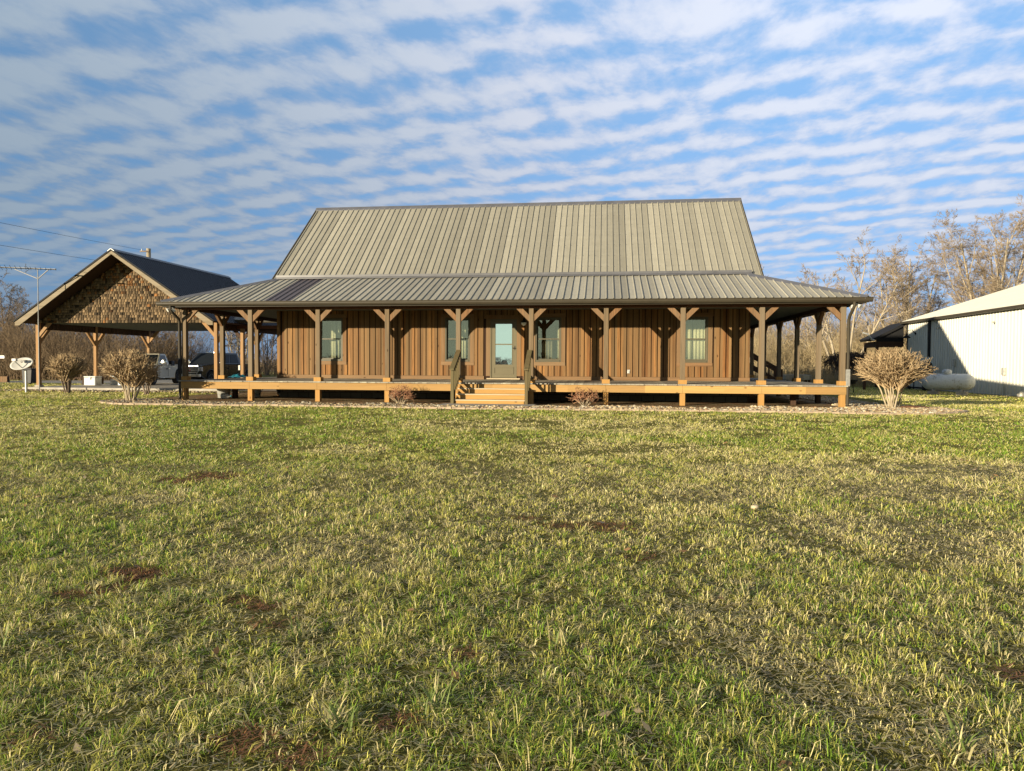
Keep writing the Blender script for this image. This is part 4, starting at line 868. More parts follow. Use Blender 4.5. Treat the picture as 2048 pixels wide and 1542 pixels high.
# gas tank
m, t = mat('weathered tank paint', 0.6, 0.0, 0.3)
n = t.noise(t.oc, 1.6, 5, 0.65); n2 = t.noise(t.oc, 14, 5, 0.7)
base(t, t.mix(t.ramp(t.math('MULTIPLY', n, n2), [(0.25, 0.0), (0.36, 0.8)]), t.ramp(n2, [(0.3, (0.58, 0.61, 0.64)), (0.7, (0.80, 0.83, 0.85))]), (0.22, 0.20, 0.14))); M['tank'] = m
TC = (18.1, 40.1, -0.19); tk = thing('gas_tank', 'silver weathered propane tank on blocks in front of the white building', 'gas tank', TC)
tk.rotation_euler = (0, 0, R(-33)); tk.scale = (1.08, 1.08, 1.08)
def local(root, mb, name, mt, parent=None, **k):   # shapes given in the thing's own coordinates
    o = Vector(ORG[root.name]); mb.v = [(v[0] + o.x, v[1] + o.y, v[2] + o.z) for v in mb.v]; return mb.build(name, mt, parent or root, **k)
r = 0.40; hl = 0.75; pf = [(0.02, -hl - r * 0.98)] + [(r * math.sin(a), -hl - r * math.cos(a)) for a in (0.35, 0.7, 1.05, 1.35, 1.57)] + [(r, 0)] + [(r * math.sin(a), hl + r * math.cos(a)) for a in (1.57, 1.35, 1.05, 0.7, 0.35)] + [(0.02, hl + r * 0.98)]
local(tk, MB().lathe(pf, (0, 0, 0.62), axis='x', n=28), 'vessel', 'tank', smooth=True)
local(tk, MB().lathe([(0.20, 0), (0.21, 0.12), (0.18, 0.20), (0.08, 0.235)], (-0.05, 0, 1.0), n=18), 'dome_lid', 'tank', smooth=True)
for s in (-1, 1):
    lg = local(tk, MB().box(s * 0.6 - 0.05, s * 0.6 + 0.05, -0.2, 0.2, 0.17, 0.30), 'leg', 'galv')
    local(tk, MB().box(s * 0.6 - 0.22, s * 0.6 + 0.22, -0.3, 0.3, -0.03, 0.165), 'block', 'concrete', lg)

# ================================================================== VEHICLES
def pickup(root, paint, L=5.6, W=1.95, H=1.88, hood=1.12, crew=True, grille='big'):
    """nose towards -y, centre of the nose at the origin, standing on z = 0"""
    hw = W / 2; wb0 = 0.95; wb1 = L - 1.15; wr = 0.40; cab0 = 1.55; cab1 = 4.0 if crew else 3.15; bl = hood + 0.02
    def arch(yc): return [(yc + (wr + 0.09) * math.cos(a), wr + (wr + 0.09) * math.sin(a)) for a in [PI + 0.25 - (PI + 0.5) * i / 8 for i in range(9)]]
    prof = [(0.05, 0.48), (0.0, 0.62), (0.0, hood - 0.12), (0.08, hood - 0.02), (0.5, hood + 0.02), (cab0 - 0.1, bl + 0.05), (L - 0.05, bl + 0.05), (L, bl), (L, 0.5)]
    prof += [(wb1 + (wr + 0.09) * math.cos(a), wr + (wr + 0.09) * math.sin(a)) for a in [-0.2 + (PI + 0.4) * i / 8 for i in range(9)]]
    prof += [(wb1 - 0.6, 0.36), (wb0 + 0.6, 0.36)]
    prof += [(wb0 + (wr + 0.09) * math.cos(a), wr + (wr + 0.09) * math.sin(a)) for a in [-0.2 + (PI + 0.4) * i / 8 for i in range(9)]]
    mb = MB(); n = len(prof)
    for xx, ins in ((-hw + 0.04, 1), (-hw, 0), (hw, 0), (hw - 0.04, 1)):
        for (y, z) in prof: mb.v.append((xx, y + (0.03 if ins and y < 0.3 else 0), z - (0.02 if ins and z > hood - 0.05 else 0)))
    mb.f.append(tuple(range(n))[::-1]); mb.f.append(tuple(range(3 * n, 4 * n)))
    for s in range(3): mb.f += [(s * n + i, s * n + (i + 1) % n, (s + 1) * n + (i + 1) % n, (s + 1) * n + i) for i in range(n)]
    body = local(root, mb, 'body', paint, bevel=0.02)
    # cab
    z0, z1 = bl + 0.03, H; ti = 0.16; a0, a1, b0, b1 = cab0 - 0.15, cab0 + 0.62, cab1, cab1 - 0.22
    cv = [(-hw + 0.05, a0, z0), (hw - 0.05, a0, z0), (hw - 0.05, b0, z0), (-hw + 0.05, b0, z0), (-hw + ti + 0.04, a1, z1), (hw - ti - 0.04, a1, z1), (hw - ti - 0.04, b1, z1), (-hw + ti + 0.04, b1, z1)]
    cabm = local(root, MB().add(cv, [(4, 5, 6, 7), (0, 1, 5, 4), (1, 2, 6, 5), (2, 3, 7, 6), (3, 0, 4, 7)]), 'cab', paint, bevel=0.04)
    def face(q0, q1, q2, q3, u0, u1, v0, v1, out):
        q0, q1, q2, q3 = map(Vector, (q0, q1, q2, q3)); P = lambda u, v: (q0 * (1 - u) + q1 * u) * (1 - v) + (q3 * (1 - u) + q2 * u) * v + Vector(out) * 0.012
        return [P(u0, v0), P(u1, v0), P(u1, v1), P(u0, v1)]
    q = face(cv[0], cv[1], cv[5], cv[4], 0.05, 0.95, 0.06, 0.92, (0, -1, 0.6)); local(root, MB().add(q + [v + Vector((0, 0.02, -0.01)) for v in q], [(0, 1, 2, 3), (7, 6, 5, 4)]), 'windshield', 'mirror_dark')
    for s in (-1, 1):
        qs = (cv[0], cv[3], cv[7], cv[4]) if s < 0 else (cv[1], cv[2], cv[6], cv[5])
        for (u0, u1) in (((0.14, 0.50), (0.54, 0.90)) if crew else ((0.16, 0.80),)):
            q = face(*qs, u0, u1, 0.10, 0.86, (s, 0, 0.2)); local(root, MB().add(q + [v - Vector((s * 0.02, 0, 0)) for v in q], [(0, 1, 2, 3), (7, 6, 5, 4)]), 'side_window', 'mirror_dark')
        mr = local(root, MB().beam((s * (hw - 0.02), cab0 + 0.18, bl + 0.12), (s * (hw + 0.12), cab0 + 0.16, bl + 0.16), 0.05, 0.05).lathe([(0.05, 0.0), (0.13, 0.03), (0.14, 0.10), (0.07, 0.16)], (s * (hw + 0.2), cab0 + 0.08, bl + 0.18), axis='y', n=12), 'side_mirror', 'chrome' , smooth=False)
        for yy in ([cab0 + 0.05, cab0 + 1.15, cab1 - 0.05] if crew else [cab0 + 0.05, cab1 - 0.35]): local(root, MB().box(s * hw - 0.004, s * hw + 0.004, yy - 0.008, yy + 0.008, 0.45, bl), 'door_seam', 'black')
        for yy in ([cab0 + 0.95, cab1 - 0.25] if crew else [cab1 - 0.55]): local(root, MB().box(s * (hw + 0.002), s * (hw + 0.03), yy - 0.1, yy + 0.1, bl - 0.22, bl - 0.17), 'door_handle', 'black', bevel=0.008)
        for yc in (wb0, wb1):
            wl = local(root, MB().lathe([(0.22, -0.11), (wr - 0.03, -0.12), (wr, -0.07), (wr, 0.07), (wr - 0.03, 0.12), (0.22, 0.11)], (s * (hw - 0.14), yc, wr), axis='x', n=26), 'wheel', 'tyre', smooth=False)
            mbr = MB().lathe([(0.23, 0.06), (0.235, 0.118), (0.20, 0.10), (0.08, 0.07), (0.05, 0.10), (0.02, 0.11)] if s > 0 else [(0.02, -0.11), (0.05, -0.10), (0.08, -0.07), (0.20, -0.10), (0.235, -0.118), (0.23, -0.06)], (s * (hw - 0.14), yc, wr), axis='x', n=20)
            local(root, mbr, 'rim', 'galv', parent=wl)
            for k in range(6):
                a = k * PI / 3; local(root, MB().cyl((s * (hw - 0.04), yc + 0.14 * math.cos(a), wr + 0.14 * math.sin(a)), (s * (hw - 0.025), yc + 0.14 * math.cos(a), wr + 0.14 * math.sin(a)), 0.035, n=8), 'rim_hole', 'black', parent=wl)
        local(root, MB().box(s * (hw - 0.02), s * (hw - (0.19 if grille == 'big' else 0.36)), -0.02, 0.16, hood - 0.36, hood - 0.12), 'headlight', 'lampclear', bevel=0.02)
    local(root, MB().box(-hw + 0.30, hw - 0.30, wb0 - 0.5, L - 0.4, 0.30, 0.42).box(-hw + 0.12, hw - 0.12, wb0 - 0.3, wb0 + 0.4, 0.42, 0.8).box(-hw + 0.12, hw - 0.12, wb1 - 0.4, wb1 + 0.4, 0.42, 0.8), 'chassis', 'black')
    gw = hw - (0.22 if grille == 'big' else 0.37)
    if grille == 'big':
        g = local(root, MB().box(-gw, gw, -0.005, 0.05, 0.66, hood - 0.06), 'grille', 'black')
        mb = MB()
        for zz in (0.70, 0.80, 0.90, 1.0): mb.box(-gw + 0.02, gw - 0.02, -0.05, -0.006, zz, zz + 0.055)
        mb.box(-gw - 0.02, gw + 0.02, -0.06, 0.0, hood - 0.09, hood - 0.02)
        local(root, mb, 'grille_bar', 'chrome', parent=g, bevel=0.012)
        for s in (-1, 1): local(root, MB().tube([(s * (gw - 0.02), -0.03, hood - 0.05), (s * (gw + 0.05), -0.03, 0.95), (s * (gw + 0.02), -0.03, 0.8), (s * (gw - 0.1), -0.03, 0.64)], 0.035, 8), 'grille_frame', 'chrome', parent=g, smooth=True)
        ro = text_part('GMC', 0.30, 'redpaint', g, Matrix.Translation(Vector((0, -0.065, 0.895))) @ Matrix.Rotation(R(90), 4, 'X'))
        bp = MB().box(-hw + 0.04, hw - 0.04, -0.12, 0.02, 0.46, 0.64)
    else:
        g = local(root, MB().box(-gw, gw, -0.01, 0.05, hood - 0.36, hood - 0.12), 'grille', 'black')
        local(root, MB().box(-gw, gw, -0.03, -0.011, hood - 0.25, hood - 0.22), 'grille_bar', 'galv', parent=g)
        bp = MB().box(-hw - 0.02, hw + 0.02, -0.14, 0.0, 0.44, 0.62)
    local(root, bp, 'bumper', 'chrome', bevel=0.03)
    for s in (-1, 1): local(root, MB().box(s * 0.70, s * 0.85, -0.125 if grille == 'big' else -0.145, -0.05, 0.49, 0.56), 'fog_light', 'lampclear')
    return body
M['mirror_dark'] = plain('dark tinted car window', (0.01, 0.012, 0.014), 0.10, 0.0, 0.05, 2, 0.15)
M['lampclear'] = plain('clear headlamp lens', (0.55, 0.58, 0.62), 0.1, 0.3, 0.1)
tr = thing('black_pickup', 'black crew cab pickup truck with large chrome grille and red letters', 'pickup truck', (-24.38, 39.3, 0.0))
tr.rotation_euler = (0, 0, R(-5.8)); pickup(tr, 'carblack', 5.9, 2.03, 1.93, 1.16, True, 'big')
for k in (-1, 0, 1): local(tr, MB().box(0.25 * k - 0.06, 0.25 * k + 0.06, 2.25, 2.35, 1.925, 1.955), 'roof_marker', 'chrome')
tr2 = thing('silver_pickup', 'old silver beige pickup truck with black toolbox parked in the carport', 'pickup truck', (-23.75, 33.3, 0.11))
tr2.rotation_euler = (0, 0, R(13.0)); pickup(tr2, 'silver', 5.5, 1.72, 1.66, 1.02, False, 'small')
local(tr2, MB().box(-0.86, 0.86, 3.30, 3.75, 1.02, 1.28), 'toolbox', 'blackplastic', bevel=0.02)

# ================================================================== SMALL THINGS
d = thing('satellite_dish', 'white satellite dish on a steel pole at the left edge of the lawn', 'satellite dish', (-23.95, 27.0, 0))
MB().cyl((-23.95, 27.0, -0.2), (-23.95, 27.0, 0.95), 0.045).build('pole', 'galv', d)
dc = Vector((-24.05, 26.88, 1.22)); dn = Vector((0.22, -0.86, 0.42)).normalized(); da = Vector((0.93, 0.2, 0.30)); da = (da - dn * da.dot(dn)).normalized(); db = dn.cross(da)
mb = MB(); rings = 7; nseg = 28; mb.v.append(tuple(dc - dn * 0.07))
for i in range(1, rings + 1):
    q = i / rings
    for j in range(nseg): a = 2 * PI * j / nseg; mb.v.append(tuple(dc + da * (0.44 * q * math.cos(a)) + db * (0.27 * q * math.sin(a)) - dn * (0.07 * (1 - q * q))))
mb.f += [(0, 1 + j, 1 + (j + 1) % nseg) for j in range(nseg)]
for i in range(rings - 1): mb.f += [(1 + i * nseg + j, 1 + (i + 1) * nseg + j, 1 + (i + 1) * nseg + (j + 1) % nseg, 1 + i * nseg + (j + 1) % nseg) for j in range(nseg)]
o = mb.build('reflector', 'whiteplastic', d, smooth=True); s = o.modifiers.new('t', 'SOLIDIFY'); s.thickness = 0.012
rot = Matrix((da, db, dn)).transposed()
if db.z < 0: rot = Matrix((-da, -db, dn)).transposed()
mwt = rot.to_4x4(); pos = dc + (Vector((0.10, 0, 0))) + Vector((0, 0, 0.11)) - dn * 0.035; mwt.translation = pos - ORG[d.name]
text_part('DTV', 0.13, 'black', o, mwt)
ft = dc + dn * 0.26 - Vector((0.17, 0, 0.02))
MB().tube([(-23.95, 27.0, 0.92), (-23.93, 26.9, 0.95), tuple(ft)], 0.022).build('feed_arm', 'galv', d); MB().box(ft.x - 0.10, ft.x + 0.10, ft.y - 0.05, ft.y + 0.06, ft.z, ft.z + 0.12).build('feed_horn', 'whiteplastic', d, bevel=0.02)

a = thing('tv_antenna', 'tall rooftop style television antenna on a steel mast beside the carport', 'antenna', (-24.9, 28.8, 0))
MB().cyl((-24.9, 28.8, -0.2), (-24.9, 28.8, 3.2), 0.024).cyl((-24.9, 28.8, 3.2), (-24.9, 28.8, 5.45), 0.018).build('mast', 'sleeve', a)
b0, b1 = Vector((-27.9, 29.3, 5.62)), Vector((-23.85, 28.6, 5.36)); MB().beam(b0, b1, 0.045, 0.05).build('boom', 'alu', a)
MB().beam((-26.2, 29.0, 5.45), (-24.93, 28.8, 5.0), 0.03, 0.03).beam((-24.3, 28.7, 5.36), (-24.87, 28.8, 5.0), 0.03, 0.03).build('strut', 'alu', a)
for k in range(15):
    u = k / 14; c = b0.lerp(b1, u); h = 1.25 - 0.85 * u; e = Vector((0.62, -0.75, 0.0)).normalized()
    MB().cyl(c - e * h, c + e * h, 0.009, n=5).build('element', 'alu', a)
for s in (-1, 1): MB().tube([(-25.35, 28.85, 5.42), (-25.45, 28.75, 5.42 + s * 0.12), (-25.3, 28.6, 5.42 + s * 0.2)], 0.012, 5).build('element', 'alu', a)

tc_ = thing('trash_can', 'black wheeled rubbish bin behind the satellite dish', 'trash can', (-32.7, 37.2, 0))
MB().prism([(-0.26, 0.08), (0.26, 0.08), (0.32, 0.85), (-0.32, 0.85)], (-32.7, 36.9, 0), (-32.7, 37.5, 0), (1, 0, 0), (0, 0, 1)).build('bin', 'blackplastic', tc_, bevel=0.02)
MB().box(-33.05, -32.35, 36.85, 37.58, 0.851, 0.93).build('lid', 'blackplastic', tc_, bevel=0.02)
for s in (-1, 1): MB().cyl((-32.7 + s * 0.28, 37.5, 0.1), (-32.7 + s * 0.34, 37.5, 0.1), 0.1).build('wheel', 'tyre', tc_)
MB().tube([(-33.0, 37.58, 0.85), (-33.0, 37.68, 0.9), (-32.4, 37.68, 0.9), (-32.4, 37.58, 0.85)], 0.02, 6).build('handle', 'blackplastic', tc_)
bh = thing('timber_bench', 'low dark timber bench on the grass behind the carport post', 'bench', (-29.6, 37.6, 0))
MB().box(-31.0, -28.4, 37.4, 37.8, 0.36, 0.42).build('seat', 'darkwood', bh)
for xx in (-30.8, -29.6, -28.6): MB().box(xx - 0.04, xx + 0.04, 37.43, 37.77, 0.0, 0.359).build('leg', 'darkwood', bh)
fz = thing('chest_freezer', 'old white chest freezer standing on the carport slab', 'freezer', (-24.8, 34.2, 0.11))
local(fz, MB().box(-0.3, 0.28, -0.3, 0.3, 0.0, 0.40), 'cabinet', 'whitepaint', bevel=0.03); local(fz, MB().box(-0.31, 0.29, -0.31, 0.31, 0.41, 0.47), 'lid', 'whitepaint', bevel=0.015); local(fz, MB().box(-0.05, 0.05, -0.335, -0.311, 0.30, 0.43), 'handle', 'galv')
fz.rotation_euler = (0, 0, R(8)); fz.location = (-26.0, 33.6, 0.11)
sh = thing('roof_sheet_stack', 'bluish grey metal sheets leaning low on the carport slab by the freezer', 'metal sheets', (-24.8, 34.4, 0.11))
mb = MB()
for k in range(4): mb.box(-0.65, 0.85, -0.25 + 0.0 * k, 0.4, 0.06 * k, 0.06 * k + 0.05)
local(sh, mb, 'sheets', 'galv'); local(sh, MB().box(-0.6, -0.5, -0.3, 0.42, 0.245, 0.30).box(0.6, 0.7, -0.3, 0.42, 0.245, 0.30), 'batten', 'whitepaint')
up = thing('utility_pole', 'utility pole rising behind the carport roof', 'utility pole', (-37.4, 55.0, 0))
MB().cyl((-37.4, 55, -0.3), (-37.4, 55, 10.75), 0.20, 0.17).build('pole', 'bark_pale', up); MB().box(-38.0, -37.2, 54.72, 54.80, 10.45, 10.55).build('crossarm', 'bark_dark', up); MB().cyl((-37.85, 54.76, 10.55), (-37.85, 54.76, 10.7), 0.05, 0.03).build('insulator', 'galv', up)
for nm, z0_, z1_, x1_, lb in (('power_line', 10.6, 7.0, -26.0, 'upper thin power line running left from the utility pole'), ('power_line', 9.2, 6.0, -26.0, 'lower thin power line running left behind the carport gable')):
    pts = []; 
    for i in range(25): u = i / 24; pts.append((-37.8 + (x1_ + 37.8) * u, 54.7 - 43 * u, z0_ + (z1_ - z0_) * u - 0.5 * u * (1 - u)))
    o = MB().tube(pts, 0.010, 5).build(nm, 'black'); tag(o, lb, 'power line')
fn = thing('board_fence', 'low brown board edging at the far left behind the satellite dish', 'fence', (-38.5, 40.5, 0))
mb = MB()
for k in range(45): mb.box(-44 + 0.15 * k, -44 + 0.15 * k + 0.14, 40.5, 40.53, 0.02, 0.38)
mb.build('board', 'brace', fn); MB().box(-44, -37.25, 40.54, 40.6, 0.2, 0.28).build('fence_rail', 'darkwood', fn)
for k in range(4): MB().box(-44.0 + 2.2 * k, -43.88 + 2.2 * k, 40.61, 40.73, -0.1, 0.42).build('fence_post', 'darkwood', fn)
pb = thing('garden_post', 'pale board on a post at the left edge of the picture', 'post', (-35.2, 37.5, 0))
MB().box(-35.3, -35.18, 37.45, 37.57, -0.2, 1.5).build('post', 'darkwood', pb); MB().box(-36.0, -34.55, 37.38, 37.44, 1.5, 1.66).build('board', 'whitepaint', pb)
sg = thing('yard_sign', 'small white sign seen between the porch posts and the house corner', 'sign', (-20.0, 47.0, 0))
MB().box(-20.03, -19.97, 47.02, 47.06, 0, 1.02).build('stake', 'galv', sg); MB().box(-20.3, -19.72, 46.99, 47.018, 0.62, 1.02).build('panel', 'whitepaint', sg); MB().box(-20.24, -19.78, 46.98, 46.989, 0.86, 0.93).box(-20.2, -19.82, 46.98, 46.989, 0.72, 0.79).build('lettering', 'galv', sg)

# things under and on the porch
b = thing('metal_bucket', 'dull grey metal bucket under the left end of the porch', 'bucket', (-13.6, 24.3, 0))
MB().lathe([(0.20, 0.0), (0.24, 0.36), (0.255, 0.37), (0.235, 0.375), (0.195, 0.03)], (-13.75, 24.5, 0.01), n=22).build('pail', 'galv', b, smooth=True); MB().tube([(-13.99, 24.5, 0.34), (-13.9, 24.4, 0.22), (-13.6, 24.38, 0.2), (-13.51, 24.5, 0.34)], 0.008, 5).build('handle', 'black', b)
j = thing('plastic_jug', 'white plastic jug lying beside the metal bucket under the porch', 'jug', (-13.2, 23.9, 0.1))
MB().lathe([(0.09, -0.16), (0.10, -0.14), (0.10, 0.08), (0.03, 0.15), (0.03, 0.18)], (-13.30, 23.85, 0.11), axis='x', n=16).build('body', 'whiteplastic', j, smooth=True); MB().cyl((-13.121, 23.85, 0.11), (-13.09, 23.85, 0.11), 0.035).build('cap', 'teal', j)
b2 = thing('plastic_bucket', 'pale plastic bucket with trailing cords under the porch', 'bucket', (-12.6, 25.2, 0))
MB().lathe([(0.15, 0.0), (0.18, 0.36), (0.19, 0.37), (0.17, 0.37), (0.14, 0.03)], (-12.85, 25.2, 0.01), n=20).build('pail', 'whiteplastic', b2, smooth=True); MB().tube([(-12.98, 25.05, 0.36), (-12.8, 24.9, 0.15), (-12.6, 24.95, 0.12), (-12.45, 25.0, 0.38)], 0.012, 5).build('cord', 'black', b2)
hr = thing('hose_reel', 'cream round hose reel under the porch left of the foundation', 'hose reel', (-12.5, 27.0, 0))
MB().lathe([(0.24, -0.03), (0.27, -0.03), (0.27, 0.03), (0.24, 0.03), (0.24, -0.03)], (-12.45, 26.6, 0.27), axis='y', n=24).lathe([(0.15, -0.02), (0.18, -0.02), (0.18, 0.02), (0.15, 0.02), (0.15, -0.02)], (-12.40, 26.75, 0.27), axis='y', n=20).build('reel', 'whiteplastic', hr); MB().box(-12.8, -12.1, 26.8, 26.85, -0.02, 0.30).build('frame', 'carbeam', hr)
tp = thing('teal_tarp', 'crumpled teal tarp lying on the left side porch', 'tarp', (-14.0, 27.0, 0.735))
X, Y = np.meshgrid(np.linspace(-0.9, 0.9, 24), np.linspace(-0.7, 0.7, 20)); Z = 0.01 + 0.20 * np.exp(-((X / 0.6) ** 2 + (Y / 0.5) ** 2)) * (0.5 + vnoise(X + 5, Y + 5, 0.18)) + 0.05 * vnoise(X + 9, Y, 0.13)
i = (np.arange(19)[:, None] * 24 + np.arange(23)[None]).ravel()
o = link('cloth', np_mesh('cloth', np.stack([X.ravel(), Y.ravel(), Z.ravel()], 1), np.stack([i, i + 1, i + 25, i + 24], 1)), 'teal', tp, smooth=True)
tp.location = (-13.85, 25.75, 0.725); tp.scale = (0.42, 0.5, 0.55); s = o.modifiers.new('t', 'SOLIDIFY'); s.thickness = 0.006
fb = thing('garden_table', 'grey timber table on the grass beyond the back right corner of the porch', 'table', (10.1, 39, 0))
MB().box(9.5, 10.8, 38.6, 39.4, 0.55, 0.82).build('table_top', 'deck', fb, bevel=0.02)
for q in ((9.6, 38.7), (10.7, 38.7), (9.6, 39.3), (10.7, 39.3)): MB().box(q[0] - 0.05, q[0] + 0.05, q[1] - 0.05, q[1] + 0.05, -0.1, 0.549).build('leg', 'darkwood', fb)
fp = thing('fire_pit', 'black round fire pit on the grass beyond the right porch corner', 'fire pit', (11.5, 38.5, 0))
MB().lathe([(0.30, 0.45), (0.42, 0.62), (0.46, 0.62), (0.34, 0.42), (0.05, 0.38)], (11.9, 36.5, 0.0), n=22).build('bowl', 'black', fp)
for k in range(3): a_ = k * 2.1; MB().cyl((11.9 + 0.28 * math.cos(a_), 36.5 + 0.28 * math.sin(a_), -0.02), (11.9 + 0.24 * math.cos(a_), 36.5 + 0.24 * math.sin(a_), 0.46), 0.02, n=6).build('leg', 'black', fp)
po = thing('dark_garden_post', 'short dark post in front of the dry brush right of the porch', 'post', (15.9, 45.5, 0))
MB().box(15.72, 15.86, 45.43, 45.57, -0.2, 1.0).build('post', 'darkwood', po); MB().box(15.70, 15.88, 45.41, 45.59, 1.001, 1.05).build('cap', 'black', po)
rk = MB(); 
def rock(name, label, c, s, seed, mt='stone', group=None):
    rs = np.random.RandomState(seed); import bmesh
    bm = bmesh.new(); bmesh.ops.create_icosphere(bm, subdivisions=2, radius=1)
    for v in bm.verts: v.co = Vector(v.co) * (0.82 + 0.36 * float(vnoise(np.array(v.co.x * 1.3 + seed), np.array(v.co.y * 1.3 + v.co.z), 1.0))); v.co = Vector((v.co.x * s[0], v.co.y * s[1], v.co.z * s[2]))
    me = bpy.data.meshes.new(name); bm.to_mesh(me); bm.free(); o = link(name, me, mt, loc=c, smooth=False); tag(o, label, 'rock', group); return o
rock('fieldstone', 'pale rock on the grass left of the big round shrub', (10.9, 28.6, 0.08), (0.2, 0.16, 0.15), 3)
rock('flat_rock', 'flat brown rock at the foot of the big round shrub', (9.35, 22.75, 0.05), (0.42, 0.25, 0.06), 5, 'rust')
rock('lawn_stone', 'small pale stone lying alone on the lawn', (1.5, 7.2, gzf(1.5, 7.2) + 0.05), (0.036, 0.03, 0.022), 8)

# ================================================================== BARE TREES AND SHRUBS
def grow_tree(seed, H, trunks=1, lean=0.12, spread=0.9, levels=5, first=0.3, r0=0.16, kids=(8, 6, 5, 4, 3), ratio=0.55, upw=0.12, curl=0.16, rmin=0.011, droop=0.0):
    """segments of a bare tree standing at the origin: (thick ones, thin ones)"""
    rg = random.Random(seed); thick, thin = [], []
    def go(x, y, z, dx, dy, dz, L, r, lv):
        n = 5 if lv == 0 else (4 if lv < 3 else 2)
        out = thick if lv <= (0 if levels < 4 else 1) else thin; nk = kids[lv] if lv < levels - 1 else 0; st = L / n
        nodes = []
        for i in range(n):
            c = curl * (0.35 if lv == 0 else 1.0)
            dx += rg.gauss(0, c); dy += rg.gauss(0, c); dz += rg.gauss(0, c) + upw * (1 if lv else 0.5) - droop * lv
            q = math.sqrt(dx * dx + dy * dy + dz * dz) or 1; dx /= q; dy /= q; dz /= q
            ra = max(rmin, r * (1 - 0.72 * i / n)); rb = max(rmin * 0.7, r * (1 - 0.72 * (i + 1) / n))
            nx, ny, nz = x + dx * st, y + dy * st, z + dz * st
            out.append((x, y, z, nx, ny, nz, ra, rb)); nodes.append((x, y, z, nx, ny, nz, dx, dy, dz, rb)); x, y, z = nx, ny, nz
        for k in range(nk):
            f0 = first if lv == 0 else 0.15; f_ = f0 + (1 - f0) * (k + rg.random()) / nk; f_ = min(0.999, f_); i = int(f_ * n); u = f_ * n - i; nd = nodes[i]
            bx, by, bz = nd[0] + (nd[3] - nd[0]) * u, nd[1] + (nd[4] - nd[1]) * u, nd[2] + (nd[5] - nd[2]) * u
            a = rg.uniform(0, 2 * PI); s = spread * rg.uniform(0.6, 1.25)
            # a direction at an angle s from the parent's
            px_, py_, pz_ = nd[6], nd[7], nd[8]
            ox, oy, oz = math.cos(a), math.sin(a), rg.uniform(-0.3, 0.4); d_ = ox * px_ + oy * py_ + oz * pz_; ox -= d_ * px_; oy -= d_ * py_; oz -= d_ * pz_; q = math.sqrt(ox * ox + oy * oy + oz * oz) or 1
            ex, ey_, ez = px_ * math.cos(s) + ox / q * math.sin(s), py_ * math.cos(s) + oy / q * math.sin(s), pz_ * math.cos(s) + oz / q * math.sin(s)
            taper = 1 - 0.45 * f_
            go(bx, by, bz, ex, ey_, ez, L * ratio * (1.22 if lv >= 2 else 1) * taper * rg.uniform(0.75, 1.2), max(rmin, nd[9] * (0.75 if lv == 0 else 0.66)), lv + 1)
    for k in range(trunks):
        a = 2 * PI * k / max(1, trunks) + rg.uniform(-0.5, 0.5); ln = lean * rg.uniform(0.5, 1.4) * (1 if trunks > 1 else 0.6); off = 0.12 if trunks > 1 else 0
        go(off * math.cos(a), off * math.sin(a), -0.15, math.sin(ln) * math.cos(a), math.sin(ln) * math.sin(a), math.cos(ln), H * rg.uniform(0.78, 0.95) * 0.82, r0 * (1 if trunks == 1 else 0.7), 0)
    return thick, thin
def make_tree(name, label, cat, loc, group, mats=('bark_pale', 'twig_pale'), scale=1.0, rot=0.0, **k):
    th, tn = grow_tree(**k); r = thing(name, label, cat, loc, group)
    link('trunk', seg_mesh('trunk', th, 6), mats[0], r, smooth=True); link('crown', seg_mesh('crown', tn, 3), mats[1], r)
    r.rotation_euler = (0, 0, rot); r.scale = (scale,) * 3; return r
GR = 'bare winter trees behind the white building'
A = make_tree('bare_tree', 'slender pale bare tree rising just right of the house roof', 'tree', (11.6, 60, 0), GR, seed=3, H=12.4, trunks=4, lean=0.16, spread=0.48, levels=5, kids=(13, 6, 5, 4, 3), ratio=0.32, r0=0.13, upw=0.12, curl=0.09, first=0.25, rmin=0.010)
B = make_tree('bare_tree', 'broad flat topped bare tree with pale forked trunks left of the white building', 'tree', (19.4, 61, -0.2), GR, seed=12, H=12.8, trunks=4, lean=0.42, spread=0.7, levels=6, kids=(7, 6, 5, 4, 3, 2), ratio=0.46, r0=0.19, upw=0.05, curl=0.11, first=0.42, rmin=0.010)
Cc = make_tree('bare_tree', 'tallest bare oak with dense twigs over the white roof', 'tree', (33.0, 66, -0.2), GR, seed=25, H=18.5, trunks=3, lean=0.20, spread=0.75, levels=6, kids=(9, 7, 5, 5, 3, 2), ratio=0.50, r0=0.26, upw=0.04, curl=0.12, first=0.28, rmin=0.010)
D_ = make_tree('bare_tree', 'tall bare tree at the right edge of the photo', 'tree', (42.0, 66, -0.2), GR, seed=31, H=19.5, trunks=2, lean=0.16, spread=0.75, levels=6, kids=(11, 7, 5, 5, 3, 2), ratio=0.49, r0=0.27, upw=0.04, curl=0.12, first=0.28, rmin=0.010)
E_ = make_tree('bare_tree', 'medium bare tree filling the gap between the broad tree and the oak', 'tree', (26.0, 68, -0.2), GR, seed=44, H=15.0, trunks=2, lean=0.2, spread=0.8, levels=6, kids=(9, 6, 5, 4, 3, 2), ratio=0.48, r0=0.18, upw=0.05, curl=0.12, first=0.25, rmin=0.010)
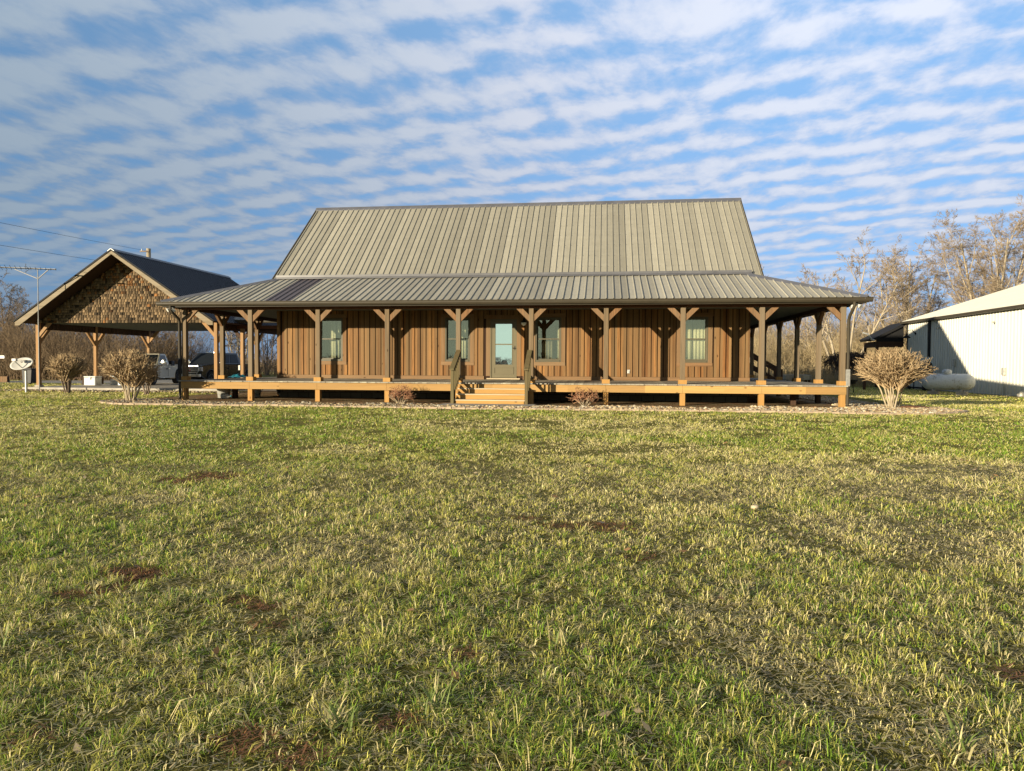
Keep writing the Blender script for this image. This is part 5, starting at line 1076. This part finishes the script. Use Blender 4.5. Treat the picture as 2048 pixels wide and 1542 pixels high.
for src, loc, lb, rz, sc in ((Cc, (38, 74, -0.1), 'bare tree behind and between the two tallest oaks', 1.9, 0.95), (D_, (46.5, 72, -0.1), 'bare tree cut by the right edge of the photo', 2.6, 0.95), (Cc, (30.5, 75, 0.4), 'bare tree behind the left side of the tallest oak', 3.3, 0.78), (E_, (20.5, 72, -0.1), 'hazy bare tree behind the broad flat topped tree', 2.2, 0.82), (A, (15.8, 72, -0.1), 'thin bare sapling between the slender tree and the broad tree', 0.9, 0.72),
                             (E_, (31.5, 78, -0.2), 'bare tree half hidden behind the tallest oak', 3.9, 1.0), (A, (8.6, 72, -0.1), 'faint slender bare tree close to the house roof edge', 2.9, 0.62)):
    dup(src, loc, lb, rotz=rz, scale=sc)
GL = 'bare winter trees behind the carport'
dk = ('bark_dark', 'twig_dark')
T1 = make_tree('bare_tree', 'rounded grey bare tree at the left edge behind the antenna', 'tree', (-49.5, 53, 0), GL, dk, seed=51, H=10.4, trunks=4, lean=0.30, spread=0.8, levels=6, kids=(7, 6, 5, 4, 3, 2), ratio=0.50, r0=0.15, upw=0.07, curl=0.12, first=0.2, rmin=0.010)
T2 = make_tree('bare_tree', 'gnarled pale bare tree seen between the carport post and the porch corner', 'tree', (-30.0, 56, 0), GL, ('bark_pale', 'twig_dark'), seed=63, H=7.4, trunks=3, lean=0.35, spread=0.9, levels=6, kids=(6, 5, 5, 4, 3, 2), ratio=0.52, r0=0.13, upw=0.05, curl=0.16, first=0.2, rmin=0.010)
T3 = make_tree('bare_tree', 'upright bare tree behind the chrome grille pickup', 'tree', (-36.5, 74, -0.1), GL, ('bark_dark', 'twig_far'), seed=77, H=7.2, trunks=3, lean=0.22, spread=0.6, levels=6, kids=(7, 6, 5, 4, 3, 2), ratio=0.45, r0=0.13, upw=0.08, curl=0.11, first=0.15, rmin=0.010)
for src, loc, lb, rz, sc in ((T1, (-55, 62, 0), 'dark bare tree behind the left rounded tree', 1.0, 0.9), (T1, (-56.5, 54.0, 0), 'bare tree cut by the left edge of the photo', 2.4, 1.12), (T2, (-43.5, 52, 0), 'many stemmed bare tree seen through the middle of the carport', 1.4, 0.95),
                             (T2, (-38.5, 58, 0), 'bare tree right of the carport middle post', 2.6, 0.95), (T3, (-33.5, 92, -0.4), 'low distant bare tree beyond the black pickup roof', 2.0, 0.78), (T3, (-28.0, 95, -0.4), 'distant bare tree between the two porch posts at left', 3.3, 0.92),
                             (T3, (-20.8, 88, -0.4), 'small distant bare tree by the left corner of the house', 4.1, 0.72), (T1, (-47.5, 62, 0), 'bare tree seen between the left carport post and the shrub', 4.4, 0.72), (T3, (-24.4, 99, -0.5), 'faint far bare tree above the small white sign', 5.1, 0.66)):
    dup(src, loc, lb, rotz=rz, scale=sc)

def brush(name, label, x0, x1, y0, y1, n, hmin, hmax, mt, seed, rmin=0.012, lean=0.3, kids=4):
    rg = random.Random(seed); S = []
    for k in range(n):
        x, y = rg.uniform(x0, x1), rg.uniform(y0, y1); h = rg.uniform(hmin, hmax) * (0.6 + 0.55 * float(vnoise(np.array(x + 300), np.array(y + 90), 4.0))); z = gzf(x, y) - 0.1
        dx, dy = rg.gauss(0, lean), rg.gauss(0, lean); px_, py_, pz_ = x, y, z; nd = []
        for i in range(3):
            dx += rg.gauss(0, 0.15); dy += rg.gauss(0, 0.15); q = (px_ + dx * h / 3, py_ + dy * h / 3, pz_ + h / 3); S.append((px_, py_, pz_, *q, rmin * (1.5 - 0.4 * i), rmin * (1.1 - 0.3 * i))); nd.append((px_, py_, pz_)); px_, py_, pz_ = q
        nd.append((px_, py_, pz_))
        for i in range(kids):
            b = nd[1 + i % 3]; L = h * rg.uniform(0.18, 0.42); a = rg.uniform(0, 2 * PI); s = rg.uniform(0.3, 1.0)
            e = (b[0] + L * s * math.cos(a), b[1] + L * s * math.sin(a), b[2] + L * rg.uniform(0.25, 0.95)); S.append((*b, *e, rmin * 0.8, rmin * 0.5))
            for _ in range(2): L2 = L * 0.5; S.append((*e, e[0] + L2 * rg.uniform(-0.6, 0.6), e[1] + L2 * rg.uniform(-0.6, 0.6), e[2] + L2 * rg.uniform(0.1, 0.9), rmin * 0.6, rmin * 0.4))
    o = link(name, seg_mesh(name, S), mt); tag(o, label, 'brush', kind='stuff'); return o
brush('dry_brush', 'wall of dry tan brush beyond the right side of the porch', 8, 46, 64, 78, 5600, 2.6, 4.6, 'brush', 1)
brush('far_thicket', 'grey brown thicket rising behind the dry brush', 6, 75, 80, 100, 3600, 4.6, 7.4, 'twig_pale', 2, 0.017, 0.2)
brush('brown_brush', 'tangle of brown brush behind the carport', -62, -33.5, 46, 58, 5200, 2.0, 4.3, 'brush_dark', 3, 0.013, 0.35)
brush('far_brush', 'brown thicket in the distance behind the parked trucks', -75, -18, 66, 100, 3000, 1.2, 2.5, 'brush_dark', 4, 0.017, 0.25)
brush('low_weeds', 'low dry weeds along the edge of the lawn', 9, 36, 56, 64, 3200, 0.5, 1.6, 'brush', 6, 0.008, 0.4)
# far off wood along the horizon on all sides
mbw = []
rg = random.Random(9)
for k in range(5200):
    a = rg.uniform(0, 2 * PI); d = rg.uniform(150, 210); x, y = d * math.sin(a), 25 + d * math.cos(a); z = gzf(x, y) - 0.3; h = rg.uniform(3.0, 4.6) * (0.75 + 0.5 * float(vnoise(np.array(x + 500), np.array(y + 500), 25)))
    for i in range(3): mbw.append((x, y, z + 0.4 * h * rg.random(), x + rg.gauss(0, 1.2), y + rg.gauss(0, 1.2), z + h * rg.uniform(0.7, 1.0), 0.16, 0.05))
tag(link('distant_wood', seg_mesh('distant_wood', mbw), 'twig_far'), 'low grey line of far off bare woods', 'woods', kind='stuff')

def shrub(name, label, loc, seed, wid, hgt, stems, twigs, group, mats=('shrub_stem', 'shrub_twig'), tr=0.028, tw=0.0095, ball=0.62, low=0.34, hc=0.66, hv=0.33, head=4):
    """crape myrtle: fan of bare stems carrying a round head of short cut twigs"""
    rg = random.Random(seed); th, tn = [], []
    for k in range(stems):
        a = 2 * PI * k / stems + rg.uniform(-0.3, 0.3); rr_ = rg.uniform(0.25, 1.0); b0 = 0.13 * wid * 0.5
        x, y, z = b0 * rr_ * math.cos(a), b0 * rr_ * math.sin(a), -0.05; tx, ty = wid * 0.5 * ball * rr_ * math.cos(a), wid * 0.5 * ball * rr_ * math.sin(a); tz = hgt * rg.uniform(low + 0.1, low + 0.36)
        P = [(x + (tx - x) * u ** 1.25 + rg.gauss(0, 0.012), y + (ty - y) * u ** 1.25 + rg.gauss(0, 0.012), z + (tz - z) * u) for u in (0, 0.25, 0.5, 0.75, 1)]
        for i in range(4): th.append((*P[i], *P[i + 1], tr * (1 - 0.13 * i), tr * (1 - 0.13 * (i + 1))))
        for q in range(twigs):
            u = rg.uniform(0.55, 1.0); i = min(3, int(u * 4)); b = P[i]; c = P[i + 1]; f_ = u * 4 - i; s = [b[j] + (c[j] - b[j]) * f_ for j in range(3)]
            el = rg.uniform(-0.45, 1.5); az = a + rg.gauss(0, 0.75); R_ = rg.uniform(0.55, 0.98)
            e = (wid * 0.5 * R_ * math.cos(el) * math.cos(az), wid * 0.5 * R_ * math.cos(el) * math.sin(az), hgt * hc + hgt * hv * R_ * math.sin(el))
            mx = [(s[j] + e[j]) / 2 + rg.gauss(0, 0.06) for j in range(3)]
            tn.append((*s, *mx, tw * 1.9, tw * 1.5)); tn.append((*mx, *e, tw * 1.5, tw * 0.9))
            for _ in range(head):
                v = rg.random(); o = [mx[j] + (e[j] - mx[j]) * v for j in range(3)]; l2 = rg.uniform(0.10, 0.26) * wid * 0.5; nn = (o[0] / (wid * 0.5), o[1] / (wid * 0.5), (o[2] - hgt * hc) / (hgt * hv))
                d_ = [nn[0] * 0.7 + rg.gauss(0, 0.5), nn[1] * 0.7 + rg.gauss(0, 0.5), nn[2] * 0.5 + 0.35 + rg.gauss(0, 0.45)]; t_ = [o[j] + l2 * d_[j] for j in range(3)]
                rr2 = math.sqrt((t_[0] / (wid * 0.5)) ** 2 + (t_[1] / (wid * 0.5)) ** 2 + ((t_[2] - hgt * hc) / (hgt * hv)) ** 2)
                if rr2 > 1.08: continue
                tn.append((*o, *t_, tw, tw * 0.7))
    r = thing(name, label, 'shrub', loc, group); link('stem', seg_mesh('stem', th, 7), mats[0], r, smooth=True); link('twig', seg_mesh('twig', tn, 3), mats[1], r); return r
GS = 'round leafless shrubs round the house'
shrub('leafless_shrub', 'largest round leafless shrub with pale stems right of the porch', (8.72, 22.75, 0), 5, 2.35, 1.86, 14, 36, GS)
shrub('leafless_shrub', 'round leafless shrub with pale stems in the rock bed left of the porch', (-15.35, 21.6, 0), 6, 1.85, 1.75, 12, 34, GS)
shrub('leafless_shrub', 'smaller leafless shrub in front of the carport slab', (-22.3, 27.3, 0), 7, 1.75, 1.70, 9, 36, GS, ('bark_dark', 'shrub_twig'))
shrub('leafless_shrub', 'small dark stemmed shrub half hidden behind the left round shrub', (-18.2, 26.5, 0), 8, 1.1, 1.2, 7, 20, GS, ('bark_dark', 'brush_dark'))
GT = 'low red twigged shrubs in front of the porch'
shrub('twiggy_shrub', 'low fan of red twigs in front of the porch left of the steps', (-6.45, 22.35, 0), 9, 1.22, 0.68, 17, 4, GT, ('shrub_stem', 'red_twig'), 0.012, 0.0055, 0.9, 0.2, 0.45, 0.56, 2)
shrub('twiggy_shrub', 'low fan of red twigs in front of the porch right of the steps', (-0.52, 22.3, 0), 10, 1.12, 0.64, 16, 4, GT, ('shrub_stem', 'red_twig'), 0.012, 0.0055, 0.9, 0.2, 0.45, 0.56, 2)
# weeping tree
rg = random.Random(4); th = [(0, 0, -0.1, 0.03, 0, 0.7, 0.07, 0.06), (0.03, 0, 0.7, 0.0, 0.02, 1.45, 0.06, 0.05)]; tn = []
for k in range(150):
    a = rg.uniform(0, 2 * PI); L = rg.uniform(0.5, 1.5); p = (0, 0.02, 1.45); q = (L * 0.5 * math.cos(a), L * 0.5 * math.sin(a), 1.45 + rg.uniform(0.25, 0.65)); r_ = (L * math.cos(a), L * math.sin(a), rg.uniform(1.45, 1.85)); s_ = (L * 1.12 * math.cos(a), L * 1.12 * math.sin(a), rg.uniform(0.75, 1.4))
    tn += [(*p, *q, 0.025, 0.018), (*q, *r_, 0.018, 0.013), (*r_, *s_, 0.013, 0.008)]
    for _ in range(4): e = [r_[j] + rg.gauss(0, 0.18) for j in range(3)]; tn.append((*r_, *e, 0.012, 0.008)); tn.append((*e, e[0] + rg.gauss(0, 0.06), e[1] + rg.gauss(0, 0.06), e[2] - rg.uniform(0.2, 0.5), 0.010, 0.006))
wp = thing('weeping_tree', 'small dark weeping tree behind the big round shrub', 'tree', (13.9, 42.5, 0)); link('trunk', seg_mesh('trunk', th, 8), 'weep', wp); link('crown', seg_mesh('crown', tn, 3), 'weep', wp)

# ================================================================== STONES
def stones(name, label, pts, seed, smin, smax, mt, cat='stones'):
    import bmesh
    bm = bmesh.new(); bmesh.ops.create_icosphere(bm, subdivisions=1, radius=1); bv = np.array([v.co[:] for v in bm.verts]); bf = np.array([[v.index for v in f.verts] for f in bm.faces]); bm.free()
    rs = np.random.RandomState(seed); n = len(pts); S = rs.uniform(smin, smax, (n, 1, 1)) * rs.uniform(0.6, 1.3, (n, 1, 3)) * np.array([1, 1, 0.6]); V = bv[None] * S * (1 + 0.15 * rs.randn(n, len(bv), 1))
    a = rs.uniform(0, 2 * PI, n); c, s = np.cos(a)[:, None], np.sin(a)[:, None]; x = V[:, :, 0] * c - V[:, :, 1] * s; y = V[:, :, 0] * s + V[:, :, 1] * c
    V = np.stack([x + pts[:, 0:1], y + pts[:, 1:2], V[:, :, 2] + pts[:, 2:3]], 2).reshape(-1, 3); Q = (bf[None] + np.arange(n)[:, None, None] * len(bv)).reshape(-1, 3)
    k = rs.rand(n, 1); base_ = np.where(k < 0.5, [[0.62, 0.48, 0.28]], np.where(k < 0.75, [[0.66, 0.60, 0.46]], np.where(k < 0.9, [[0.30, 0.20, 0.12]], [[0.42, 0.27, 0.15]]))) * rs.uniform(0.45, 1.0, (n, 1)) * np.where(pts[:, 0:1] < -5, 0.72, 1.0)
    o = link(name, np_mesh(name, V, Q, np.repeat(base_, len(bv), 0)), mt); tag(o, label, cat, kind='stuff'); return o
m, t = mat('mixed river stone', 0.8, 0, 0.2); base(t, t.node('ShaderNodeAttribute', {'attribute_name': 'Col'}).outputs['Color']); M['stones'] = m
rs = np.random.RandomState(2); P = []
while len(P) < 10000:
    x, y = rs.uniform(-16.2, 10.2), rs.uniform(20.0, 25.2); yf = bed_front(x)
    dens = 1.0 if (x < -12 or x > 5 or -3 < x < 5) else 0.8
    lim = 21.75 + 0.3 * math.sin(x * 1.7) + (0.8 if x > 4.5 else 0) if -14.5 < x < 7.4 else 24.2
    if y < yf + 0.08 or y > lim or (y > lim - 0.5 and rs.rand() < 0.6) or rs.rand() > dens: continue
    if -4.97 < x < -2.03 and y > 20.98: continue
    if x < -14.5 and y > 22.6: continue
    if x > 7.4 and y > 25 - (x - 7.4) * 0.7: continue
    P.append((x, y, 0.02 + rs.uniform(0, 0.015) + gzf(x, y)))
for _ in range(2500): x, y = rs.uniform(7.6, 9.2), rs.uniform(24, 37.5); P.append((x, y, 0.02))
for _ in range(1500): x, y = rs.uniform(-26.8, -15.5), rs.uniform(28.4, 29.6); P.append((x, y, 0.02))
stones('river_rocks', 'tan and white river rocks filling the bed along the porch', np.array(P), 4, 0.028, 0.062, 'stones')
# edging blocks, one by one
ed = []; x = -16.15
while x < 10.2:
    x2 = x + 0.02; 
    while x2 < 10.3 and math.hypot(x2 - x, bed_front(x2) - bed_front(x)) < 0.41: x2 += 0.01
    if x2 >= 10.29: break
    ed.append(((x + x2) / 2, (bed_front(x) + bed_front(x2)) / 2, math.atan2(bed_front(x2) - bed_front(x), x2 - x))); x = x2
proto = None
for i, (x, y, a) in enumerate(ed):
    if proto is None:
        proto = MB().box(-0.198, 0.198, -0.05, 0.05, -0.05, 0.055).build('edging_block', 'edging', loc=(0, 0, 0), bevel=0.012); tag(proto, 'tan concrete edging block in the row in front of the rock bed', 'edging block', 'edging blocks along the rock bed'); o = proto
    else: o = proto.copy(); COL.objects.link(o)
    o.location = (x, y, gzf(x, y) + rs.uniform(-0.012, 0.008)); o.rotation_euler = (rs.uniform(-0.03, 0.03), rs.uniform(-0.02, 0.02), a + rs.uniform(-0.03, 0.03))

# ================================================================== GRASS
RUST = [(-5.0, 8.01, .35), (-4.82, 8.36, .4), (-3.2, 4.52, .26), (-3.13, 4.16, .14), (-3.3, 4.04, .16), (-2.04, 4.03, .12), (-1.84, 3.78, .12), (-2.2, 4.1, .12), (0.04, 6.35, .28), (-0.32, 6.3, .22), (-0.7, 6.54, .16), (1.99, 3.65, .12), (-1.39, 2.58, .14), (-1.12, 2.52, .14), (-0.84, 2.81, .10), (-2.23, 2.51, .10), (-0.68, 3.52, .10), (0.3, 5.43, .14)]
STRAW = [(-2.82, 15.7, 1.4), (-1.36, 15.71, 1.6), (0.6, 15.5, 1.5), (-0.19, 11.94, 1.3), (1.2, 12.0, 1.0), (-4.35, 10.99, .7), (1.36, 8.04, .6), (-2.0, 5.47, .4), (-2.48, 4.92, .35), (2.4, 6.59, .7), (2.82, 6.15, .6), (0.73, 4.28, .25), (0.8, 3.92, .28), (0.87, 3.56, .28), (1.0, 3.27, .28), (1.24, 3.09, .26), (1.35, 2.98, .22), (-4.7, 6.9, .4), (-1.6, 5.0, .3), (3.4, 8.5, .9), (4.6, 10.5, 1.2), (2.2, 9.8, .7)]
def blobs(L, x, y):
    f = np.zeros(len(x))
    for (a, b, r) in L: f = np.maximum(f, np.exp(-(((x - a) / r) ** 2 + ((y - b) / (r * 0.75)) ** 2)))
    return f * (0.55 + 0.9 * vnoise(x + 70, y + 30, 0.12))
BX = np.linspace(-16.2, 10.3, 300); BF = np.array([bed_front(q) for q in BX])
def lawn_ok(x, y):
    ok = ~((x > -16.1) & (x < 10.2) & (y > np.interp(x, BX, BF) - 0.03) & (y < 38)); ok &= ~((x > -27) & (x < -8) & (y > 30.0) & (y < 39.8)); ok &= ~((x > 20.6) & (y > 18.4)); ok &= ~((x < -9) & (y > 39.5) & (y < 62) & (x > -40))
    return ok
def wedge(rs, d0, d1, per):
    m = int(per * (d1 - d0) * (1.6 * d1 + 4.4)); d = rs.uniform(d0, d1, m); u = rs.uniform(-1, 1, m) * (0.8 * d1 + 2.2); k = np.abs(u) < 0.8 * d + 2.2; d, u = d[k], u[k]
    return u * math.cos(YAW) - d * math.sin(YAW), u * math.sin(YAW) + d * math.cos(YAW), d
GREEN, YEL, STRAWC, RUSTC, GREY = (np.array(c) for c in ((0.225, 0.36, 0.038), (0.54, 0.52, 0.12), (0.80, 0.69, 0.35), (0.36, 0.18, 0.085), (0.44, 0.36, 0.22)))
def blades(name, label, rings, seed):
    rs = np.random.RandomState(seed); VV, QQ, CC = [], [], []; off = 0
    for (d0, d1, td, nb, hgt, wid, seg) in rings:
        x, y, d = wedge(rs, d0, d1, td); hole = fbm(x, y, 0.55, 3, 3.0); st = blobs(STRAW, x, y); ru = blobs(RUST, x, y) + rs.normal(0, 0.14, len(x)); dead = fbm(x, y, 2.6, 4, 41.0); big = fbm(x, y, 7.0, 2, 11.0)
        ok = lawn_ok(x, y) & ~((hole < 0.36) & (rs.rand(len(x)) < 0.55)) & ~((ru > 0.5) & (rs.rand(len(x)) < 0.35))
        x, y, d, hole, st, ru, dead, big = (q[ok] for q in (x, y, d, hole, st, ru, dead, big)); T = len(x); far = np.clip((d - 5) / 15, 0, 1)
        # every tuft has a size, a tone and a lean of its own
        size = np.clip(rs.lognormal(0, 0.32, T), 0.4, 2.1) * (0.55 + 0.9 * hole); size[ru > 0.5] *= 0.55; size[st > 0.45] *= 0.7
        pg = np.clip(0.66 - 1.2 * (dead - 0.5) - 0.8 * (big - 0.5) - 0.42 * far - 0.8 * st, 0.05, 0.85); k = rs.rand(T)
        tone = np.where(k < pg, 0, np.where(rs.rand(T) < np.clip(0.30 + 1.2 * st + 1.2 * (dead - 0.5) + 0.12 * far, 0.1, 0.9), 2, 1)); tone = np.where((ru > 0.5) & (rs.rand(T) < 0.8), 3, tone)
        taz = rs.uniform(0, 2 * PI, T); ti = np.repeat(np.arange(T), nb); n = len(ti)
        az = rs.uniform(0, 2 * PI, n); ln = rs.uniform(0.35, 1.5, n) ; L = hgt * size[ti] * rs.uniform(0.45, 1.25, n); r0 = 0.012 + 0.018 * rs.rand(n) * size[ti] + (0.02 if d0 > 10 else 0)
        lx, ly, lz = np.sin(ln) * np.cos(az) + 0.22 * np.cos(taz[ti]), np.sin(ln) * np.sin(az) + 0.22 * np.sin(taz[ti]), np.cos(ln)
        bx, by = x[ti] + r0 * np.cos(az), y[ti] + r0 * np.sin(az); z = gz(bx, by) - 0.004 + 0.016 * (hole[ti] - 0.4)
        w = wid * rs.uniform(0.6, 1.3, n); fa = az + PI / 2 + rs.normal(0, 0.6, n); W = np.stack([np.cos(fa) * w / 2, np.sin(fa) * w / 2, np.zeros(n)], 1); B0 = np.stack([bx, by, z], 1)
        mid = B0 + np.stack([lx * 0.42, ly * 0.42, lz * 0.55 + 0.12], 1) * L[:, None]; tip = B0 + np.stack([lx * 1.05, ly * 1.05, lz * 0.75 + 0.03], 1) * L[:, None]
        if seg == 2: V = np.stack([B0 - W, B0 + W, mid - W * 0.85, mid + W * 0.85, tip - W * 0.1, tip + W * 0.1], 1); q = np.array([[0, 1, 3, 2], [2, 3, 5, 4]])
        else: V = np.stack([B0 - W, B0 + W, tip + W * 0.35, tip - W * 0.35], 1); q = np.array([[0, 1, 2, 3]])
        kk = V.shape[1]; QQ.append((q[None] + np.arange(n)[:, None, None] * kk + off).reshape(-1, 4)); VV.append(V.reshape(-1, 3)); off += n * kk
        pal = np.stack([GREEN, YEL, STRAWC, RUSTC]); tn = tone[ti].copy(); sw = rs.rand(n); tn = np.where((tn == 0) & (sw < 0.22), 1, tn); tn = np.where((tn < 2) & (sw > 0.86), 2, tn); tn = np.where((tn == 2) & (sw < 0.25), 1, tn); c = pal[tn]
        c = c * rs.uniform(0.7, 1.3, (n, 1)) * rs.uniform(0.75, 1.2, T)[ti][:, None]; f0 = np.repeat(c[:, None], kk, 1)
        if seg == 2: g = (tn < 2)[:, None, None]; f0[:, 4:] = np.where(g, f0[:, 4:] * 0.68 + STRAWC * 0.30, f0[:, 4:])
        CC.append(np.clip(f0.reshape(-1, 3), 0, 1))
    # flat lying straw and dead stems between the tufts
    x, y, d = wedge(rs, 1.6, 10.0, 2200); st = blobs(STRAW, x, y); ru = blobs(RUST, x, y); ok = lawn_ok(x, y) & (rs.rand(len(x)) < 0.45 + 0.6 * st + 0.6 * ru); x, y, ru = x[ok], y[ok], ru[ok]; n = len(x)
    az = rs.uniform(0, 2 * PI, n); L = rs.uniform(0.02, 0.07, n); w = rs.uniform(0.002, 0.0045, n); z = gz(x, y) + rs.uniform(0.002, 0.022, n); dx, dy = np.cos(az), np.sin(az); dzv = rs.uniform(-0.004, 0.014, n)
    V = np.stack([np.stack([x - dy * w, y + dx * w, z], 1), np.stack([x + dy * w, y - dx * w, z], 1), np.stack([x + dx * L + dy * w * 0.5, y + dy * L - dx * w * 0.5, z + dzv], 1), np.stack([x + dx * L - dy * w * 0.5, y + dy * L + dx * w * 0.5, z + dzv], 1)], 1)
    QQ.append((np.array([[0, 1, 2, 3]])[None] + np.arange(n)[:, None, None] * 4 + off).reshape(-1, 4)); VV.append(V.reshape(-1, 3))
    c = np.where((ru > 0.3)[:, None], RUSTC * 0.9, np.where(rs.rand(n, 1) < 0.6, STRAWC * 0.85, GREY)) * rs.uniform(0.6, 1.2, (n, 1)); CC.append(np.clip(np.repeat(c[:, None], 4, 1).reshape(-1, 3), 0, 1))
    o = link(name, np_mesh(name, np.concatenate(VV), np.concatenate(QQ), np.concatenate(CC)), 'blade'); tag(o, label, 'grass', kind='stuff'); return o
blades('grass', 'patchy winter grass of the front lawn, green with straw and rusty spots', [
    (1.3, 3.4, 520, 15, 0.051, 0.0038, 2), (3.4, 5.2, 460, 14, 0.050, 0.0044, 2), (5.2, 8.0, 380, 11, 0.048, 0.0060, 2), (8.0, 11, 300, 9, 0.046, 0.0086, 1), (11, 15, 240, 7, 0.044, 0.012, 1), (15, 20, 165, 6, 0.044, 0.016, 1), (20, 30, 90, 5, 0.05, 0.023, 1), (30, 50, 40, 3, 0.05, 0.045, 1)], 17)
# coarse tufts of longer grass
rs = np.random.RandomState(33); VV, QQ, CC = [], [], []; off = 0
spots = [(-1.05, 2.75, 60), (-0.7, 2.95, 50), (-1.6, 3.6, 30), (-2.6, 4.0, 35), (0.4, 3.1, 30), (1.35, 2.9, 40), (-0.2, 3.7, 25), (2.0, 3.9, 30), (-3.1, 3.3, 25), (0.9, 4.6, 30), (-1.4, 5.0, 25), (2.9, 5.2, 25), (-4.0, 5.5, 25)]
for sx, sy, n in spots:
    az = rs.uniform(0, 2 * PI, n); ln = rs.uniform(0.3, 1.35, n); h = rs.uniform(0.08, 0.17, n); z = gzf(sx, sy)
    B0 = np.stack([sx + rs.normal(0, 0.035, n), sy + rs.normal(0, 0.035, n), np.full(n, z)], 1); d = np.stack([np.sin(ln) * np.cos(az), np.sin(ln) * np.sin(az), np.cos(ln)], 1); W = np.stack([-np.sin(az), np.cos(az), np.zeros(n)], 1) * rs.uniform(0.0025, 0.0045, (n, 1))
    mid = B0 + d * h[:, None] * 0.55 + [0, 0, 0.012]; tip = B0 + d * h[:, None] - [0, 0, 0.01]; tip[:, 2] = np.maximum(tip[:, 2], z + 0.01)
    V = np.stack([B0 - W, B0 + W, mid - W, mid + W, tip - W * 0.1, tip + W * 0.1], 1).reshape(-1, 3); q = np.array([[0, 1, 3, 2], [2, 3, 5, 4]]); QQ.append((q[None] + np.arange(n)[:, None, None] * 6 + off).reshape(-1, 4)); off += n * 6; VV.append(V)
    c = np.where(rs.rand(n, 1) < 0.6, [[0.20, 0.26, 0.07]], [[0.55, 0.48, 0.24]]) * rs.uniform(0.8, 1.2, (n, 1)); CC.append(np.repeat(c[:, None], 6, 1).reshape(-1, 3))
tag(link('coarse_grass', np_mesh('coarse_grass', np.concatenate(VV), np.concatenate(QQ), np.concatenate(CC)), 'blade'), 'coarser long bladed grass tufts in the foreground lawn', 'grass', kind='stuff')

# a scatter of fallen leaves and small weeds
rs = np.random.RandomState(8); x, y, d = wedge(rs, 1.8, 20, 2.6); ok = lawn_ok(x, y); x, y = x[ok], y[ok]; n = len(x); az = rs.uniform(0, 2 * PI, n); L = rs.uniform(0.018, 0.045, n); cx, sx_ = np.cos(az), np.sin(az); z = gz(x, y) + rs.uniform(0.018, 0.045, n); tl = rs.uniform(-0.5, 0.5, (n, 2))
P4 = []
for (a_, b_) in ((-1, 0), (0, -0.5), (1, 0), (0, 0.5)):
    ux, uy = L * (a_ * cx - b_ * sx_), L * (a_ * sx_ + b_ * cx); P4.append(np.stack([x + ux, y + uy, z + ux * tl[:, 0] + uy * tl[:, 1]], 1))
V = np.stack(P4, 1).reshape(-1, 3); Q = np.arange(4 * n).reshape(-1, 4); c = np.where(rs.rand(n, 1) < 0.6, [[0.34, 0.20, 0.10]], [[0.55, 0.44, 0.28]]) * rs.uniform(0.6, 1.2, (n, 1))
tag(link('fallen_leaves', np_mesh('fallen_leaves', V, Q, np.repeat(c, 4, 0)), 'blade'), 'scattered dry brown leaves lying on the lawn', 'leaves', kind='stuff')
